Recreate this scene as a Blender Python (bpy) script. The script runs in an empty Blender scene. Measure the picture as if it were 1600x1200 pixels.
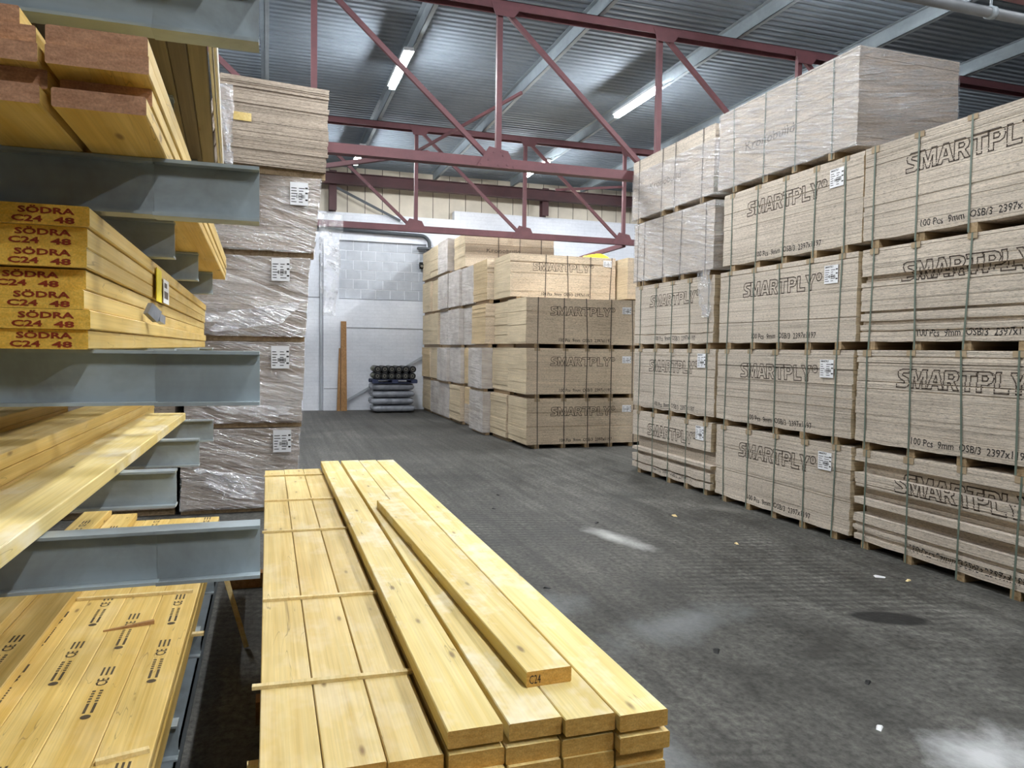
import bpy, bmesh, math, random
from mathutils import Vector, Matrix, noise as mnoise

random.seed(7)
sc = bpy.context.scene
COL = sc.collection

# ------------------------------------------------------------------ camera, exposure, world
cam_d = bpy.data.cameras.new('camera')
cam = bpy.data.objects.new('camera', cam_d)
COL.objects.link(cam)
cam_d.sensor_fit = 'HORIZONTAL'
cam_d.sensor_width = 36.0
cam_d.lens = 1170.0 / 1600.0 * 36.0
cam_d.clip_start = 0.05
cam_d.clip_end = 200
RW = ((0.9506357670340421, -0.0014465733214540767, 0.310305568530802),
      (-0.31001581678907897, -0.04788202405904623, 0.9495248838827811),
      (0.013484501332966263, -0.9988519505900935, -0.04596682527830974))
cam.matrix_world = Matrix(((RW[0][0], -RW[0][1], -RW[0][2], 0.0),
                           (RW[1][0], -RW[1][1], -RW[1][2], 0.0),
                           (RW[2][0], -RW[2][1], -RW[2][2], 1.93),
                           (0, 0, 0, 1)))
sc.camera = cam
vs = sc.view_settings
vs.view_transform = 'Standard'
vs.look = 'None'
vs.gamma = 1.0
vs.use_curve_mapping = False
vs.exposure = 0.0
LAMP = 312.0            # strength of the tube diffusers

world = bpy.data.worlds.new('world')
sc.world = world
world.use_nodes = True
world.node_tree.nodes['Background'].inputs[0].default_value = (0.5, 0.55, 0.6, 1)
world.node_tree.nodes['Background'].inputs[1].default_value = 0.05


# ------------------------------------------------------------------ materials
def lin(c):
    return tuple(((x / 255.0) / 12.92 if x / 255.0 <= 0.04045 else ((x / 255.0 + 0.055) / 1.055) ** 2.4) for x in c) + (1.0,)


class NT:
    def __init__(self, name):
        self.m = bpy.data.materials.new(name)
        self.m.use_nodes = True
        self.t = self.m.node_tree
        self.t.nodes.clear()
        self.out = self.n('ShaderNodeOutputMaterial')

    def n(self, kind, **kw):
        o = self.t.nodes.new(kind)
        for k, v in kw.items():
            setattr(o, k, v)
        return o

    def l(self, a, b):
        self.t.links.new(a, b)

    def coord(self, scale=(1, 1, 1), rand=True, rot=(0, 0, 0)):
        tc = self.n('ShaderNodeTexCoord')
        mp = self.n('ShaderNodeMapping')
        mp.inputs['Scale'].default_value = scale
        mp.inputs['Rotation'].default_value = rot
        if rand:
            oi = self.n('ShaderNodeObjectInfo')
            mu = self.n('ShaderNodeVectorMath', operation='SCALE')
            mu.inputs[0].default_value = (37.0, 53.0, 71.0)
            self.l(oi.outputs['Random'], mu.inputs['Scale'])
            ad = self.n('ShaderNodeVectorMath', operation='ADD')
            self.l(tc.outputs['Object'], ad.inputs[0])
            self.l(mu.outputs[0], ad.inputs[1])
            self.l(ad.outputs[0], mp.inputs['Vector'])
        else:
            self.l(tc.outputs['Object'], mp.inputs['Vector'])
        return mp.outputs['Vector']

    def noise(self, vec, scale=1.0, detail=3.0, rough=0.55, dist=0.0):
        o = self.n('ShaderNodeTexNoise')
        o.inputs['Scale'].default_value = scale
        o.inputs['Detail'].default_value = detail
        o.inputs['Roughness'].default_value = rough
        o.inputs['Distortion'].default_value = dist
        self.l(vec, o.inputs['Vector'])
        return o.outputs['Fac']

    def ramp(self, fac, stops, interp='LINEAR'):
        o = self.n('ShaderNodeValToRGB')
        o.color_ramp.interpolation = interp
        e = o.color_ramp.elements
        while len(e) < len(stops):
            e.new(0.5)
        for k, (p, c) in enumerate(stops):
            e[k].position = p
            e[k].color = c if len(c) == 4 else tuple(c) + (1,)
        self.l(fac, o.inputs['Fac'])
        return o.outputs['Color']

    def mix(self, fac, a, b, mode='MIX'):
        o = self.n('ShaderNodeMix', data_type='RGBA', blend_type=mode)
        for sock, v in ((o.inputs['Factor'], fac), (o.inputs['A'], a), (o.inputs['B'], b)):
            if hasattr(v, 'default_value') or hasattr(v, 'is_linked'):
                self.l(v, sock)
            else:
                sock.default_value = v
        return o.outputs['Result']

    def math(self, op, a, b=0.0, clamp=False):
        o = self.n('ShaderNodeMath', operation=op, use_clamp=clamp)
        for sock, v in ((o.inputs[0], a), (o.inputs[1], b)):
            if hasattr(v, 'is_linked'):
                self.l(v, sock)
            else:
                sock.default_value = v
        return o.outputs[0]

    def bump(self, h, strength=0.3, dist=0.01):
        o = self.n('ShaderNodeBump')
        o.inputs['Strength'].default_value = strength
        o.inputs['Distance'].default_value = dist
        self.l(h, o.inputs['Height'])
        return o.outputs['Normal']

    def bsdf(self, color, rough=0.6, metal=0.0, normal=None, spec=0.4):
        b = self.n('ShaderNodeBsdfPrincipled')
        if hasattr(color, 'is_linked'):
            self.l(color, b.inputs['Base Color'])
        else:
            b.inputs['Base Color'].default_value = color
        if hasattr(rough, 'is_linked'):
            self.l(rough, b.inputs['Roughness'])
        else:
            b.inputs['Roughness'].default_value = rough
        b.inputs['Metallic'].default_value = metal
        b.inputs['Specular IOR Level'].default_value = spec
        if normal is not None:
            self.l(normal, b.inputs['Normal'])
        return b

    def done(self, shader):
        self.l(shader.outputs[0], self.out.inputs['Surface'])
        return self.m


W1 = (1, 1, 1, 1)
K0 = (0, 0, 0, 1)


def mat_plain(name, c, rough=0.6, metal=0.0, var=0.12, scale=6.0, spec=0.4):
    t = NT(name)
    v = t.coord()
    f = t.noise(v, scale, 4.0)
    g = t.ramp(f, [(0.25, (1 - var,) * 3), (0.75, (1 + var * 0.3,) * 3)])
    return t.done(t.bsdf(t.mix(1.0, lin(c), g, 'MULTIPLY'), rough, metal, None, spec))


def mat_osb(name, c, fleck=0.55, pale=0.25):
    """cut edges of stacked oriented strand board: layered lines and dark horizontal flecks"""
    t = NT(name)
    layers = t.noise(t.coord((1.2, 1.2, 90)), 1.0, 2.0)
    flecks = t.noise(t.coord((26, 26, 210)), 1.0, 2.0, 0.6)
    spk = t.noise(t.coord((60, 60, 300)), 1.0, 1.0)
    cloud = t.noise(t.coord((1.3, 1.3, 2.2)), 1.0, 3.0)
    a = t.ramp(layers, [(0.32, (0.80,) * 3), (0.6, (1.05,) * 3)])
    b = t.ramp(flecks, [(0.27, (1 - fleck,) * 3), (0.44, (1.0,) * 3), (0.72, (1.0 + pale,) * 3)])
    d = t.ramp(spk, [(0.3, (0.82,) * 3), (0.6, (1.05,) * 3)])
    e = t.ramp(cloud, [(0.3, (0.87, 0.86, 0.84)), (0.7, (1.06, 1.06, 1.05))])
    x = t.mix(1.0, lin(c), a, 'MULTIPLY')
    x = t.mix(1.0, x, b, 'MULTIPLY')
    x = t.mix(1.0, x, d, 'MULTIPLY')
    x = t.mix(1.0, x, e, 'MULTIPLY')
    return t.done(t.bsdf(x, 0.8, 0, t.bump(flecks, 0.25, 0.004), 0.2))


def mat_wood(name, c, dark, knots=True, white=0.0, rough=0.55, grain=1.0):
    """sawn softwood with the grain along local Y, knots and pale scuffs"""
    t = NT(name)
    base = t.noise(t.coord((26 * grain, 0.5, 26 * grain)), 1.0, 3.0, 0.6, 0.6)
    fine = t.noise(t.coord((170, 2.2, 170)), 1.0, 2.0)
    patch = t.noise(t.coord((5, 1.6, 5)), 1.0, 2.0)
    x = t.ramp(base, [(0.28, lin(dark)), (0.62, lin(c))])
    x = t.mix(1.0, x, t.ramp(fine, [(0.3, (0.9,) * 3), (0.65, (1.04,) * 3)]), 'MULTIPLY')
    x = t.mix(1.0, x, t.ramp(patch, [(0.3, (0.88, 0.86, 0.80)), (0.7, (1.06, 1.06, 1.1))]), 'MULTIPLY')
    if white > 0:
        wn = t.noise(t.coord((4.5, 2.6, 4.5)), 1.0, 4.0, 0.65)
        x = t.mix(t.math('MULTIPLY', t.ramp(wn, [(0.5, K0), (0.68, W1)]), white), x, lin((242, 232, 208)))
    if knots:
        vo = t.n('ShaderNodeTexVoronoi')
        vo.inputs['Scale'].default_value = 1.0
        t.l(t.coord((9, 2.7, 9)), vo.inputs['Vector'])
        kn = t.ramp(vo.outputs['Distance'], [(0.04, W1), (0.10, K0)])
        halo = t.ramp(vo.outputs['Distance'], [(0.05, W1), (0.3, K0)])
        x = t.mix(t.math('MULTIPLY', halo, 0.28), x, lin(tuple(int(k * 0.82) for k in dark)))
        x = t.mix(t.math('MULTIPLY', kn, 0.75), x, lin((112, 78, 40)))
    # thin drying cracks
    cr = t.noise(t.coord((20, 1.1, 20)), 1.0, 1.0, 0.5, 1.2)
    ck = t.ramp(cr, [(0.494, K0), (0.499, W1), (0.501, W1), (0.506, K0)])
    gate = t.ramp(t.noise(t.coord((4, 1.0, 4)), 1.0, 1.0), [(0.52, K0), (0.6, W1)])
    x = t.mix(t.math('MULTIPLY', t.math('MULTIPLY', ck, gate), 0.6), x, lin((120, 90, 50)))
    oi = t.n('ShaderNodeObjectInfo')
    x = t.mix(1.0, x, t.ramp(oi.outputs['Random'], [(0.0, (0.9, 0.9, 0.88)), (1.0, (1.05, 1.05, 1.05))]), 'MULTIPLY')
    return t.done(t.bsdf(x, rough, 0, t.bump(base, 0.08, 0.003), 0.3))


def mat_endgrain(name, c, dark):
    t = NT(name)
    a = t.noise(t.coord((30, 30, 90)), 1.0, 3.0, 0.7)
    b = t.noise(t.coord((220, 60, 220)), 1.0, 2.0)
    x = t.ramp(a, [(0.25, lin(dark)), (0.7, lin(c))])
    x = t.mix(1.0, x, t.ramp(b, [(0.3, (0.8,) * 3), (0.7, (1.08,) * 3)]), 'MULTIPLY')
    return t.done(t.bsdf(x, 0.75, 0, t.bump(b, 0.2, 0.002), 0.2))


def mat_film(name, lo, hi, stretch=(1.6, 1.6, 24), tint=(236, 236, 240), rough=0.24, skew=0.22, gloss=0.68, bs=1.0):
    t = NT(name)

    def streak(sc_, ang):
        tc = t.n('ShaderNodeTexCoord')
        mp = t.n('ShaderNodeMapping', vector_type='TEXTURE')
        mp.inputs['Rotation'].default_value = (ang * .6, ang, 0)
        mp.inputs['Scale'].default_value = tuple(1.0 / k for k in sc_)
        oi = t.n('ShaderNodeObjectInfo')
        mu = t.n('ShaderNodeVectorMath', operation='SCALE')
        mu.inputs[0].default_value = (7.0, 3.0, 11.0)
        t.l(oi.outputs['Random'], mu.inputs['Scale'])
        ad = t.n('ShaderNodeVectorMath', operation='ADD')
        t.l(tc.outputs['Object'], ad.inputs[0])
        t.l(mu.outputs[0], ad.inputs[1])
        t.l(ad.outputs[0], mp.inputs['Vector'])
        return mp.outputs[0]
    w = t.noise(streak(stretch, skew), 1.0, 4.0, 0.6, 0.7)
    w2 = t.noise(streak((5, 5, 60), skew * 1.4), 1.0, 3.0, 0.6, 0.4)
    c = t.noise(t.coord((1.6, 1.6, 2.4)), 1.0, 3.0)
    h = t.math('ADD', w, t.math('MULTIPLY', w2, 0.5))
    nb = t.bump(h, bs, 0.05)
    g = t.n('ShaderNodeBsdfGlossy')
    g.inputs['Color'].default_value = W1
    g.inputs['Roughness'].default_value = rough
    t.l(nb, g.inputs['Normal'])
    d = t.n('ShaderNodeBsdfDiffuse')
    d.inputs['Color'].default_value = lin(tint)
    t.l(nb, d.inputs['Normal'])
    a = t.n('ShaderNodeMixShader')
    a.inputs[0].default_value = gloss
    t.l(d.outputs[0], a.inputs[1])
    t.l(g.outputs[0], a.inputs[2])
    tr = t.n('ShaderNodeBsdfTransparent')
    tr.inputs['Color'].default_value = (0.97, 0.97, 0.98, 1)
    f = t.math('MULTIPLY', t.ramp(h, [(0.6, (lo,) * 3), (0.9, (hi,) * 3)]), t.ramp(c, [(0.3, (0.5,) * 3), (0.7, W1)]))
    o = t.n('ShaderNodeMixShader')
    t.l(f, o.inputs[0])
    t.l(tr.outputs[0], o.inputs[1])
    t.l(a.outputs[0], o.inputs[2])
    return t.done(o)


def mat_steel(name, c, dirt, amount=0.6, rough=0.45):
    t = NT(name)
    n1 = t.noise(t.coord((3, 3, 3)), 1.0, 5.0, 0.65, 0.4)
    n2 = t.noise(t.coord((1.2, 1.2, 14)), 1.0, 3.0, 0.6)
    f = t.math('MULTIPLY', t.ramp(n1, [(0.4, K0), (0.72, W1)]), amount)
    x = t.mix(f, lin(c), lin(dirt))
    x = t.mix(t.math('MULTIPLY', t.ramp(n2, [(0.45, K0), (0.75, W1)]), amount * 0.4), x, lin(dirt))
    return t.done(t.bsdf(x, rough, 0.0, t.bump(n1, 0.06, 0.004), 0.45))


def mat_floor():
    t = NT('worn_concrete')
    big = t.noise(t.coord((0.35, 0.35, 1), False), 1.0, 4.0, 0.6, 0.5)
    mid = t.noise(t.coord((2.4, 1.6, 1), False), 1.0, 6.0, 0.68, 0.3)
    fine = t.noise(t.coord((26, 20, 1), False), 1.0, 5.0, 0.7)
    x = t.ramp(big, [(0.3, lin((68, 67, 63))), (0.7, lin((100, 98, 93)))])
    x = t.mix(1.0, x, t.ramp(mid, [(0.3, (0.5,) * 3), (0.5, (1.0,) * 3), (0.7, (1.5,) * 3)]), 'MULTIPLY')
    x = t.mix(1.0, x, t.ramp(fine, [(0.34, (0.5,) * 3), (0.66, (1.4,) * 3)]), 'MULTIPLY')
    # tyre scrub marks running along the aisle and chevron scuffs across it
    tr = t.noise(t.coord((9, 0.25, 1), False), 1.0, 3.0, 0.6)
    x = t.mix(1.0, x, t.ramp(tr, [(0.3, (0.7,) * 3), (0.65, (1.15,) * 3)]), 'MULTIPLY')
    wv = t.n('ShaderNodeTexWave', wave_type='BANDS', bands_direction='Y')
    wv.inputs['Scale'].default_value = 2.6
    wv.inputs['Distortion'].default_value = 3.5
    wv.inputs['Detail'].default_value = 3.0
    wv.inputs['Detail Scale'].default_value = 1.6
    t.l(t.coord((0.55, 1.25, 1), False, (0, 0, 0.5)), wv.inputs['Vector'])
    gate = t.ramp(t.noise(t.coord((0.5, 0.3, 1), False), 1.0, 2.0), [(0.42, K0), (0.62, W1)])
    x = t.mix(t.math('MULTIPLY', gate, 0.7), x, t.mix(1.0, x, t.ramp(wv.outputs['Color'], [(0.2, (0.6,) * 3), (0.8, (1.15,) * 3)]), 'MULTIPLY'))
    tc = t.n('ShaderNodeTexCoord')
    # chalky spill patches and one oil stain, at fixed places on the slab
    for (px, py, rx, ry, ang, colr, amt, soft) in (
            (3.42, 6.95, 0.16, 0.62, 0.25, (196, 196, 192), 0.85, 0.9),
            (3.30, 2.62, 0.42, 0.30, 0.2, (205, 206, 206), 0.8, 1.0),
            (1.95, 5.2, 0.5, 0.35, 0.4, (150, 154, 156), 0.45, 1.0),
            (2.75, 4.6, 0.9, 0.32, 0.4, (145, 149, 150), 0.45, 1.0),
            (1.75, 3.2, 0.2, 0.5, 0.1, (160, 164, 166), 0.4, 1.0),
            (4.32, 4.28, 0.30, 0.15, -0.5, (26, 26, 25), 0.95, 0.22),
            (3.4, 3.9, 0.35, 0.1, 0.5, (48, 46, 43), 0.55, 0.9),
            (6.0, 7.6, 0.45, 0.25, 0.0, (40, 42, 40), 0.5, 0.9),
            (4.6, 8.9, 0.5, 0.5, 0.0, (54, 56, 54), 0.5, 0.9),
            (5.35, 7.9, 0.16, 0.4, 0.5, (140, 138, 130), 0.4, 0.9)):
        mp = t.n('ShaderNodeMapping', vector_type='TEXTURE')
        mp.inputs['Location'].default_value = (px, py, 0)
        mp.inputs['Rotation'].default_value = (0, 0, ang)
        mp.inputs['Scale'].default_value = (rx, ry, 1)
        t.l(tc.outputs['Object'], mp.inputs['Vector'])
        le = t.n('ShaderNodeVectorMath', operation='LENGTH')
        t.l(mp.outputs[0], le.inputs[0])
        d = t.math('ADD', le.outputs['Value'], t.math('MULTIPLY', t.math('SUBTRACT', mid, 0.5), soft * 2.2))
        f = t.math('MULTIPLY', t.ramp(d, [(max(0.0, 0.95 - soft * 0.9), W1), (1.0, K0)]), amt)
        x = t.mix(f, x, lin(colr))
    h = t.math('ADD', t.math('MULTIPLY', mid, 0.6), t.math('MULTIPLY', fine, 0.4))
    r = t.ramp(mid, [(0.3, (0.55,) * 3), (0.7, (0.8,) * 3)])
    return t.done(t.bsdf(x, r, 0, t.bump(h, 0.5, 0.03), 0.35))


def mat_whitewall():
    t = NT('white_painted_masonry')
    br = t.n('ShaderNodeTexBrick')
    br.inputs['Scale'].default_value = 1.0
    br.inputs['Brick Width'].default_value = 0.45
    br.inputs['Row Height'].default_value = 0.11
    br.inputs['Mortar Size'].default_value = 0.006
    t.l(t.coord((1, 1, 1), False, (math.pi / 2, 0, 0)), br.inputs['Vector'])
    n1 = t.noise(t.coord((0.6, 0.6, 0.9), False), 1.0, 5.0, 0.6)
    n2 = t.noise(t.coord((14, 14, 30), False), 1.0, 4.0)
    x = t.ramp(n1, [(0.3, lin((208, 212, 220))), (0.7, lin((232, 234, 240)))])
    x = t.mix(1.0, x, t.ramp(n2, [(0.3, (0.94,) * 3), (0.7, (1.03,) * 3)]), 'MULTIPLY')
    x = t.mix(1.0, x, t.ramp(br.outputs['Fac'], [(0.0, W1), (1.0, (0.9,) * 3)]), 'MULTIPLY')
    return t.done(t.bsdf(x, 0.6, 0, t.bump(br.outputs['Fac'], -0.25, 0.012), 0.3))


M = {}
M['osb'] = mat_osb('strand_board_edges', (203, 191, 177))
M['osb_front'] = mat_osb('strand_board_edges_tan', (216, 198, 174))
M['osb_pale'] = mat_osb('strand_board_cut_ends', (216, 198, 168), 0.22, 0.1)
M['osb_warm'] = mat_osb('strand_board_warm', (214, 190, 152), 0.25, 0.12)
M['osb_grey'] = mat_osb('chipboard_grey', (170, 156, 142), 0.6, 0.3)
M['bearer'] = mat_wood('bearer_wood', (176, 152, 118), (136, 112, 82), False)
M['card'] = mat_plain('edge_card', (168, 148, 120), 0.8)
M['strap'] = mat_plain('green_strap', (104, 116, 104), 0.45)
M['strap_dark'] = mat_plain('dark_strap', (92, 84, 76), 0.45)
M['ink'] = mat_plain('black_ink', (46, 41, 38), 0.7, var=0.3, scale=40)
M['ink_line'] = mat_plain('brown_black_ink', (84, 72, 62), 0.75, var=0.35, scale=30)
M['ink_faint'] = mat_plain('grey_ink', (108, 98, 90), 0.75, var=0.3, scale=30)
M['ink_mark'] = mat_plain('worn_black_ink', (84, 70, 46), 0.7, var=0.5, scale=60)
M['ink_red'] = mat_plain('red_stamp_ink', (150, 52, 22), 0.7, var=0.3, scale=80)
M['paper'] = mat_plain('label_paper', (236, 236, 238), 0.55, var=0.03)
M['yellow_tag'] = mat_plain('yellow_tag', (238, 216, 40), 0.6)
M['film'] = mat_film('stretch_film', 0.10, 0.72, gloss=0.6)
M['film_grey'] = mat_film('grey_stretch_film', 0.5, 0.74, (1.6, 1.6, 20), (232, 226, 222), 0.35, 0.1, 0.15, 0.5)
M['film_left'] = mat_film('clear_stretch_film', 0.02, 0.42, (1.4, 1.4, 18), (225, 222, 228), 0.2, 0.3, 0.75)
M['film_fold'] = mat_film('film_crease', 0.12, 0.8, (5, 5, 12), (236, 234, 240), 0.18, 0.3, 0.6)
M['film_loose'] = mat_film('loose_film', 0.22, 0.85, (9, 9, 7), (244, 246, 250), 0.15, 0.3, 0.5)
M['pine'] = mat_wood('yellow_pine', (230, 206, 142), (212, 180, 106), True, 0.3)
M['pine_bright'] = mat_wood('scuffed_yellow_pine', (237, 216, 150), (226, 198, 116), True, 0.8)
M['pine_end'] = mat_endgrain('pine_end_grain', (224, 178, 100), (196, 146, 68))
M['pine_rack'] = mat_wood('rack_pine', (228, 198, 122), (208, 170, 84), True, 0.12)
M['stamp_end'] = mat_endgrain('dyed_yellow_end_grain', (250, 206, 98), (232, 178, 66))
M['red_end'] = mat_endgrain('reddish_end_grain', (212, 162, 128), (172, 124, 94))
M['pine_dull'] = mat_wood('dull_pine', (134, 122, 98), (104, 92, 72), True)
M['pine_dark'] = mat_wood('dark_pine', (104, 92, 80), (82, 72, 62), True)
M['lath'] = mat_wood('lath_pine', (238, 218, 164), (222, 192, 126), False)
M['plank_brown'] = mat_wood('weathered_plank', (176, 134, 88), (140, 100, 62), False)
M['rack'] = mat_steel('grey_rack_paint', (168, 180, 186), (104, 106, 105), 0.7)
M['rack_blue'] = mat_steel('blue_grey_steel', (112, 122, 128), (80, 80, 78), 0.6)
M['red_steel'] = mat_steel('red_oxide_steel', (108, 68, 72), (84, 54, 60), 0.6, 0.6)
M['red_steel_shaded'] = mat_steel('shaded_red_steel', (74, 44, 46), (54, 36, 38), 0.6, 0.65)  # same paint as the trusses, with the shade under the eaves put into the colour
M['purlin'] = mat_steel('galvanised_purlin', (142, 152, 158), (104, 112, 118), 0.5, 0.4)
M['roof'] = mat_steel('roof_sheet_metal', (128, 138, 148), (108, 118, 128), 0.5, 0.75)
M['pipe'] = mat_plain('grey_pipe', (110, 114, 118), 0.45)
M['dark_pipe'] = mat_plain('dark_pipe', (70, 74, 78), 0.5)
M['floor'] = mat_floor()
M['white_wall'] = mat_whitewall()
M['block'] = mat_steel('grey_block', (190, 194, 200), (160, 164, 172), 0.7, 0.85)
M['mortar'] = mat_plain('pale_mortar', (238, 240, 244), 0.85)
M['cladding'] = mat_plain('cream_cladding', (214, 204, 186), 0.5, var=0.15, scale=2)
M['cladding_dim'] = mat_plain('grey_cladding', (120, 122, 122), 0.6)
M['pale_edge'] = mat_plain('pale_strip', (242, 236, 222), 0.6)
M['joint'] = mat_plain('dark_wall_joint', (120, 122, 126), 0.9)
M['black'] = mat_plain('black_rubber', (24, 25, 27), 0.5)
M['wall_channel'] = mat_plain('pale_wall_channel', (168, 172, 178), 0.5)
M['core'] = mat_plain('card_core', (120, 116, 106), 0.7)
M['roll_side'] = mat_plain('olive_roll_wrap', (96, 98, 84), 0.5)
M['navy'] = mat_plain('blue_grey_pallet', (52, 60, 88), 0.55)
M['bale'] = mat_steel('grey_film_bale', (152, 156, 164), (96, 98, 106), 0.85, 0.22)
M['housing'] = mat_plain('lamp_housing', (200, 204, 208), 0.4)
M['dark_gap'] = mat_plain('dark_recess', (60, 56, 52), 0.9)

tl = NT('led_diffuser')
em = tl.n('ShaderNodeEmission')
em.inputs['Color'].default_value = (0.93, 0.97, 1.0, 1)
em.inputs['Strength'].default_value = LAMP
M['led'] = tl.done(em)


# ------------------------------------------------------------------ mesh helpers
class MB:
    def __init__(self):
        self.v = []
        self.f = []
        self.mi = []

    def add(self, vs_, fs, m=0):
        o = len(self.v)
        self.v += [tuple(p) for p in vs_]
        for q in fs:
            self.f.append(tuple(o + k for k in q))
            self.mi.append(m)
        return self

    def box(self, x0, x1, y0, y1, z0, z1, m=0, mend=None):
        """mend = (material for x faces, material for y faces)"""
        self.add([(x0, y0, z0), (x1, y0, z0), (x1, y1, z0), (x0, y1, z0), (x0, y0, z1), (x1, y0, z1), (x1, y1, z1), (x0, y1, z1)],
                 [(3, 2, 1, 0), (4, 5, 6, 7), (0, 1, 5, 4), (2, 3, 7, 6), (1, 2, 6, 5), (3, 0, 4, 7)], m)
        if mend:
            self.mi[-2] = self.mi[-1] = mend[0]
            self.mi[-4] = self.mi[-3] = mend[1]
        return self

    def bar(self, p, q, w, h, m=0, up=(0, 0, 1)):
        """rectangular bar from p to q, w across and h along 'up'"""
        p, q = Vector(p), Vector(q)
        d = (q - p).normalized()
        s = d.cross(Vector(up))
        if s.length < 1e-4:
            s = d.cross(Vector((0, 1, 0)))
        s.normalize()
        u = s.cross(d).normalized()
        a, b = s * w / 2, u * h / 2
        vs_ = [p - a - b, p + a - b, p + a + b, p - a + b, q - a - b, q + a - b, q + a + b, q - a + b]
        return self.add(vs_, [(0, 1, 2, 3), (7, 6, 5, 4), (0, 4, 5, 1), (1, 5, 6, 2), (2, 6, 7, 3), (3, 7, 4, 0)], m)

    def tube(self, pts, r, n=10, m=0, cap=True):
        pts = [Vector(p) for p in pts]
        rings = []
        for k, p in enumerate(pts):
            d = (pts[min(k + 1, len(pts) - 1)] - pts[max(k - 1, 0)]).normalized()
            s = d.cross(Vector((0, 0, 1)))
            if s.length < 1e-3:
                s = d.cross(Vector((0, 1, 0)))
            s.normalize()
            u = s.cross(d)
            rings.append([p + (s * math.cos(2 * math.pi * j / n) + u * math.sin(2 * math.pi * j / n)) * r for j in range(n)])
        vs_ = [p for g in rings for p in g]
        fs = []
        for k in range(len(pts) - 1):
            for j in range(n):
                fs.append((k * n + j, k * n + (j + 1) % n, (k + 1) * n + (j + 1) % n, (k + 1) * n + j))
        if cap:
            fs.append(tuple(range(n))[::-1])
            fs.append(tuple((len(pts) - 1) * n + j for j in range(n)))
        return self.add(vs_, fs, m)

    def ibeam(self, x0, x1, yc, z0, z1, w=0.073, tf=0.008, tw=0.006, m=0):
        self.box(x0, x1, yc - w / 2, yc + w / 2, z1 - tf, z1, m)
        self.box(x0, x1, yc - w / 2, yc + w / 2, z0, z0 + tf, m)
        return self.box(x0, x1, yc - tw / 2, yc + tw / 2, z0 + tf, z1 - tf, m)

    def mesh(self, name, mats, smooth=False):
        me = bpy.data.meshes.new(name)
        me.from_pydata(self.v, [], self.f)
        for k in (mats if isinstance(mats, (list, tuple)) else [mats]):
            me.materials.append(k)
        if any(self.mi):
            me.polygons.foreach_set('material_index', self.mi)
        if smooth:
            me.polygons.foreach_set('use_smooth', [True] * len(self.f))
        me.update()
        return me

    def build(self, name, mats, parent=None, smooth=False):
        return put(name, self.mesh(name, mats, smooth), parent)


def put(name, me, parent=None, loc=(0, 0, 0), rz=0.0):
    o = bpy.data.objects.new(name, me)
    COL.objects.link(o)
    o.location = loc
    o.rotation_euler = (0, 0, rz)
    if parent is not None:
        o.parent = parent
    return o


def tag(o, label, cat, group=None, kind=None):
    o['label'] = label
    o['category'] = cat
    if group:
        o['group'] = group
    if kind:
        o['kind'] = kind
    return o


def thing(name, label, cat, loc=(0, 0, 0), rz=0.0, group=None):
    return tag(put(name, None, None, loc, rz), label, cat, group)


def struct(o):
    o['kind'] = 'structure'
    return o


# ---- lettering --------------------------------------------------------------
_tc = {}


def text_poly(s, bold=0.0):
    """built-in font turned into flat polygons, lower-left at 0,0 and capital height 1: (verts, faces, width)"""
    key = (s, bold)
    if key in _tc:
        return _tc[key]
    cu = bpy.data.curves.new('t', 'FONT')
    cu.body = s
    cu.size = 1.0
    cu.offset = bold
    cu.resolution_u = 2
    o = bpy.data.objects.new('t', cu)
    COL.objects.link(o)
    bpy.context.view_layer.update()
    dg = bpy.context.evaluated_depsgraph_get()
    me = bpy.data.meshes.new_from_object(o.evaluated_get(dg))
    vs_ = [(v.co.x, v.co.y) for v in me.vertices]
    fs = [tuple(p.vertices) for p in me.polygons]
    bpy.data.objects.remove(o)
    bpy.data.meshes.remove(me)
    bpy.data.curves.remove(cu)
    x0 = min(v[0] for v in vs_)
    k = 1 / 0.70
    vs_ = [((v[0] - x0) * k, v[1] * k) for v in vs_]
    _tc[key] = (vs_, fs, max(v[0] for v in vs_))
    return _tc[key]


def text_mb(mb, s, org, u, v, height, width=None, nrm=None, off=0.0015, m=0, bold=0.0):
    vs_, fs, w = text_poly(s, bold)
    sx = height if width is None else width / w
    u, v, org = Vector(u), Vector(v), Vector(org)
    n = Vector(nrm) if nrm else u.cross(v)
    mb.add([org + u * (a * sx) + v * (b * height) + n * off for a, b in vs_], fs, m)
    return mb


def slice_polys(vs_, fs, sx, sz, x0, z0, step):
    """cut flat lettering into strips of one sheet height; returns list of polygons of (x, z)"""
    bm = bmesh.new()
    bv = [bm.verts.new((a * sx + x0, b * sz + z0, 0)) for a, b in vs_]
    for q in fs:
        try:
            bm.faces.new([bv[k] for k in q])
        except ValueError:
            pass
    ys = [b * sz + z0 for a, b in vs_]
    z = math.ceil(min(ys) / step) * step
    while z < max(ys):
        bmesh.ops.bisect_plane(bm, geom=bm.verts[:] + bm.edges[:] + bm.faces[:], plane_co=(0, z, 0), plane_no=(0, 1, 0))
        z += step
    r = [[(v.co.x, v.co.y) for v in f.verts] for f in bm.faces]
    bm.free()
    return r


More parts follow.
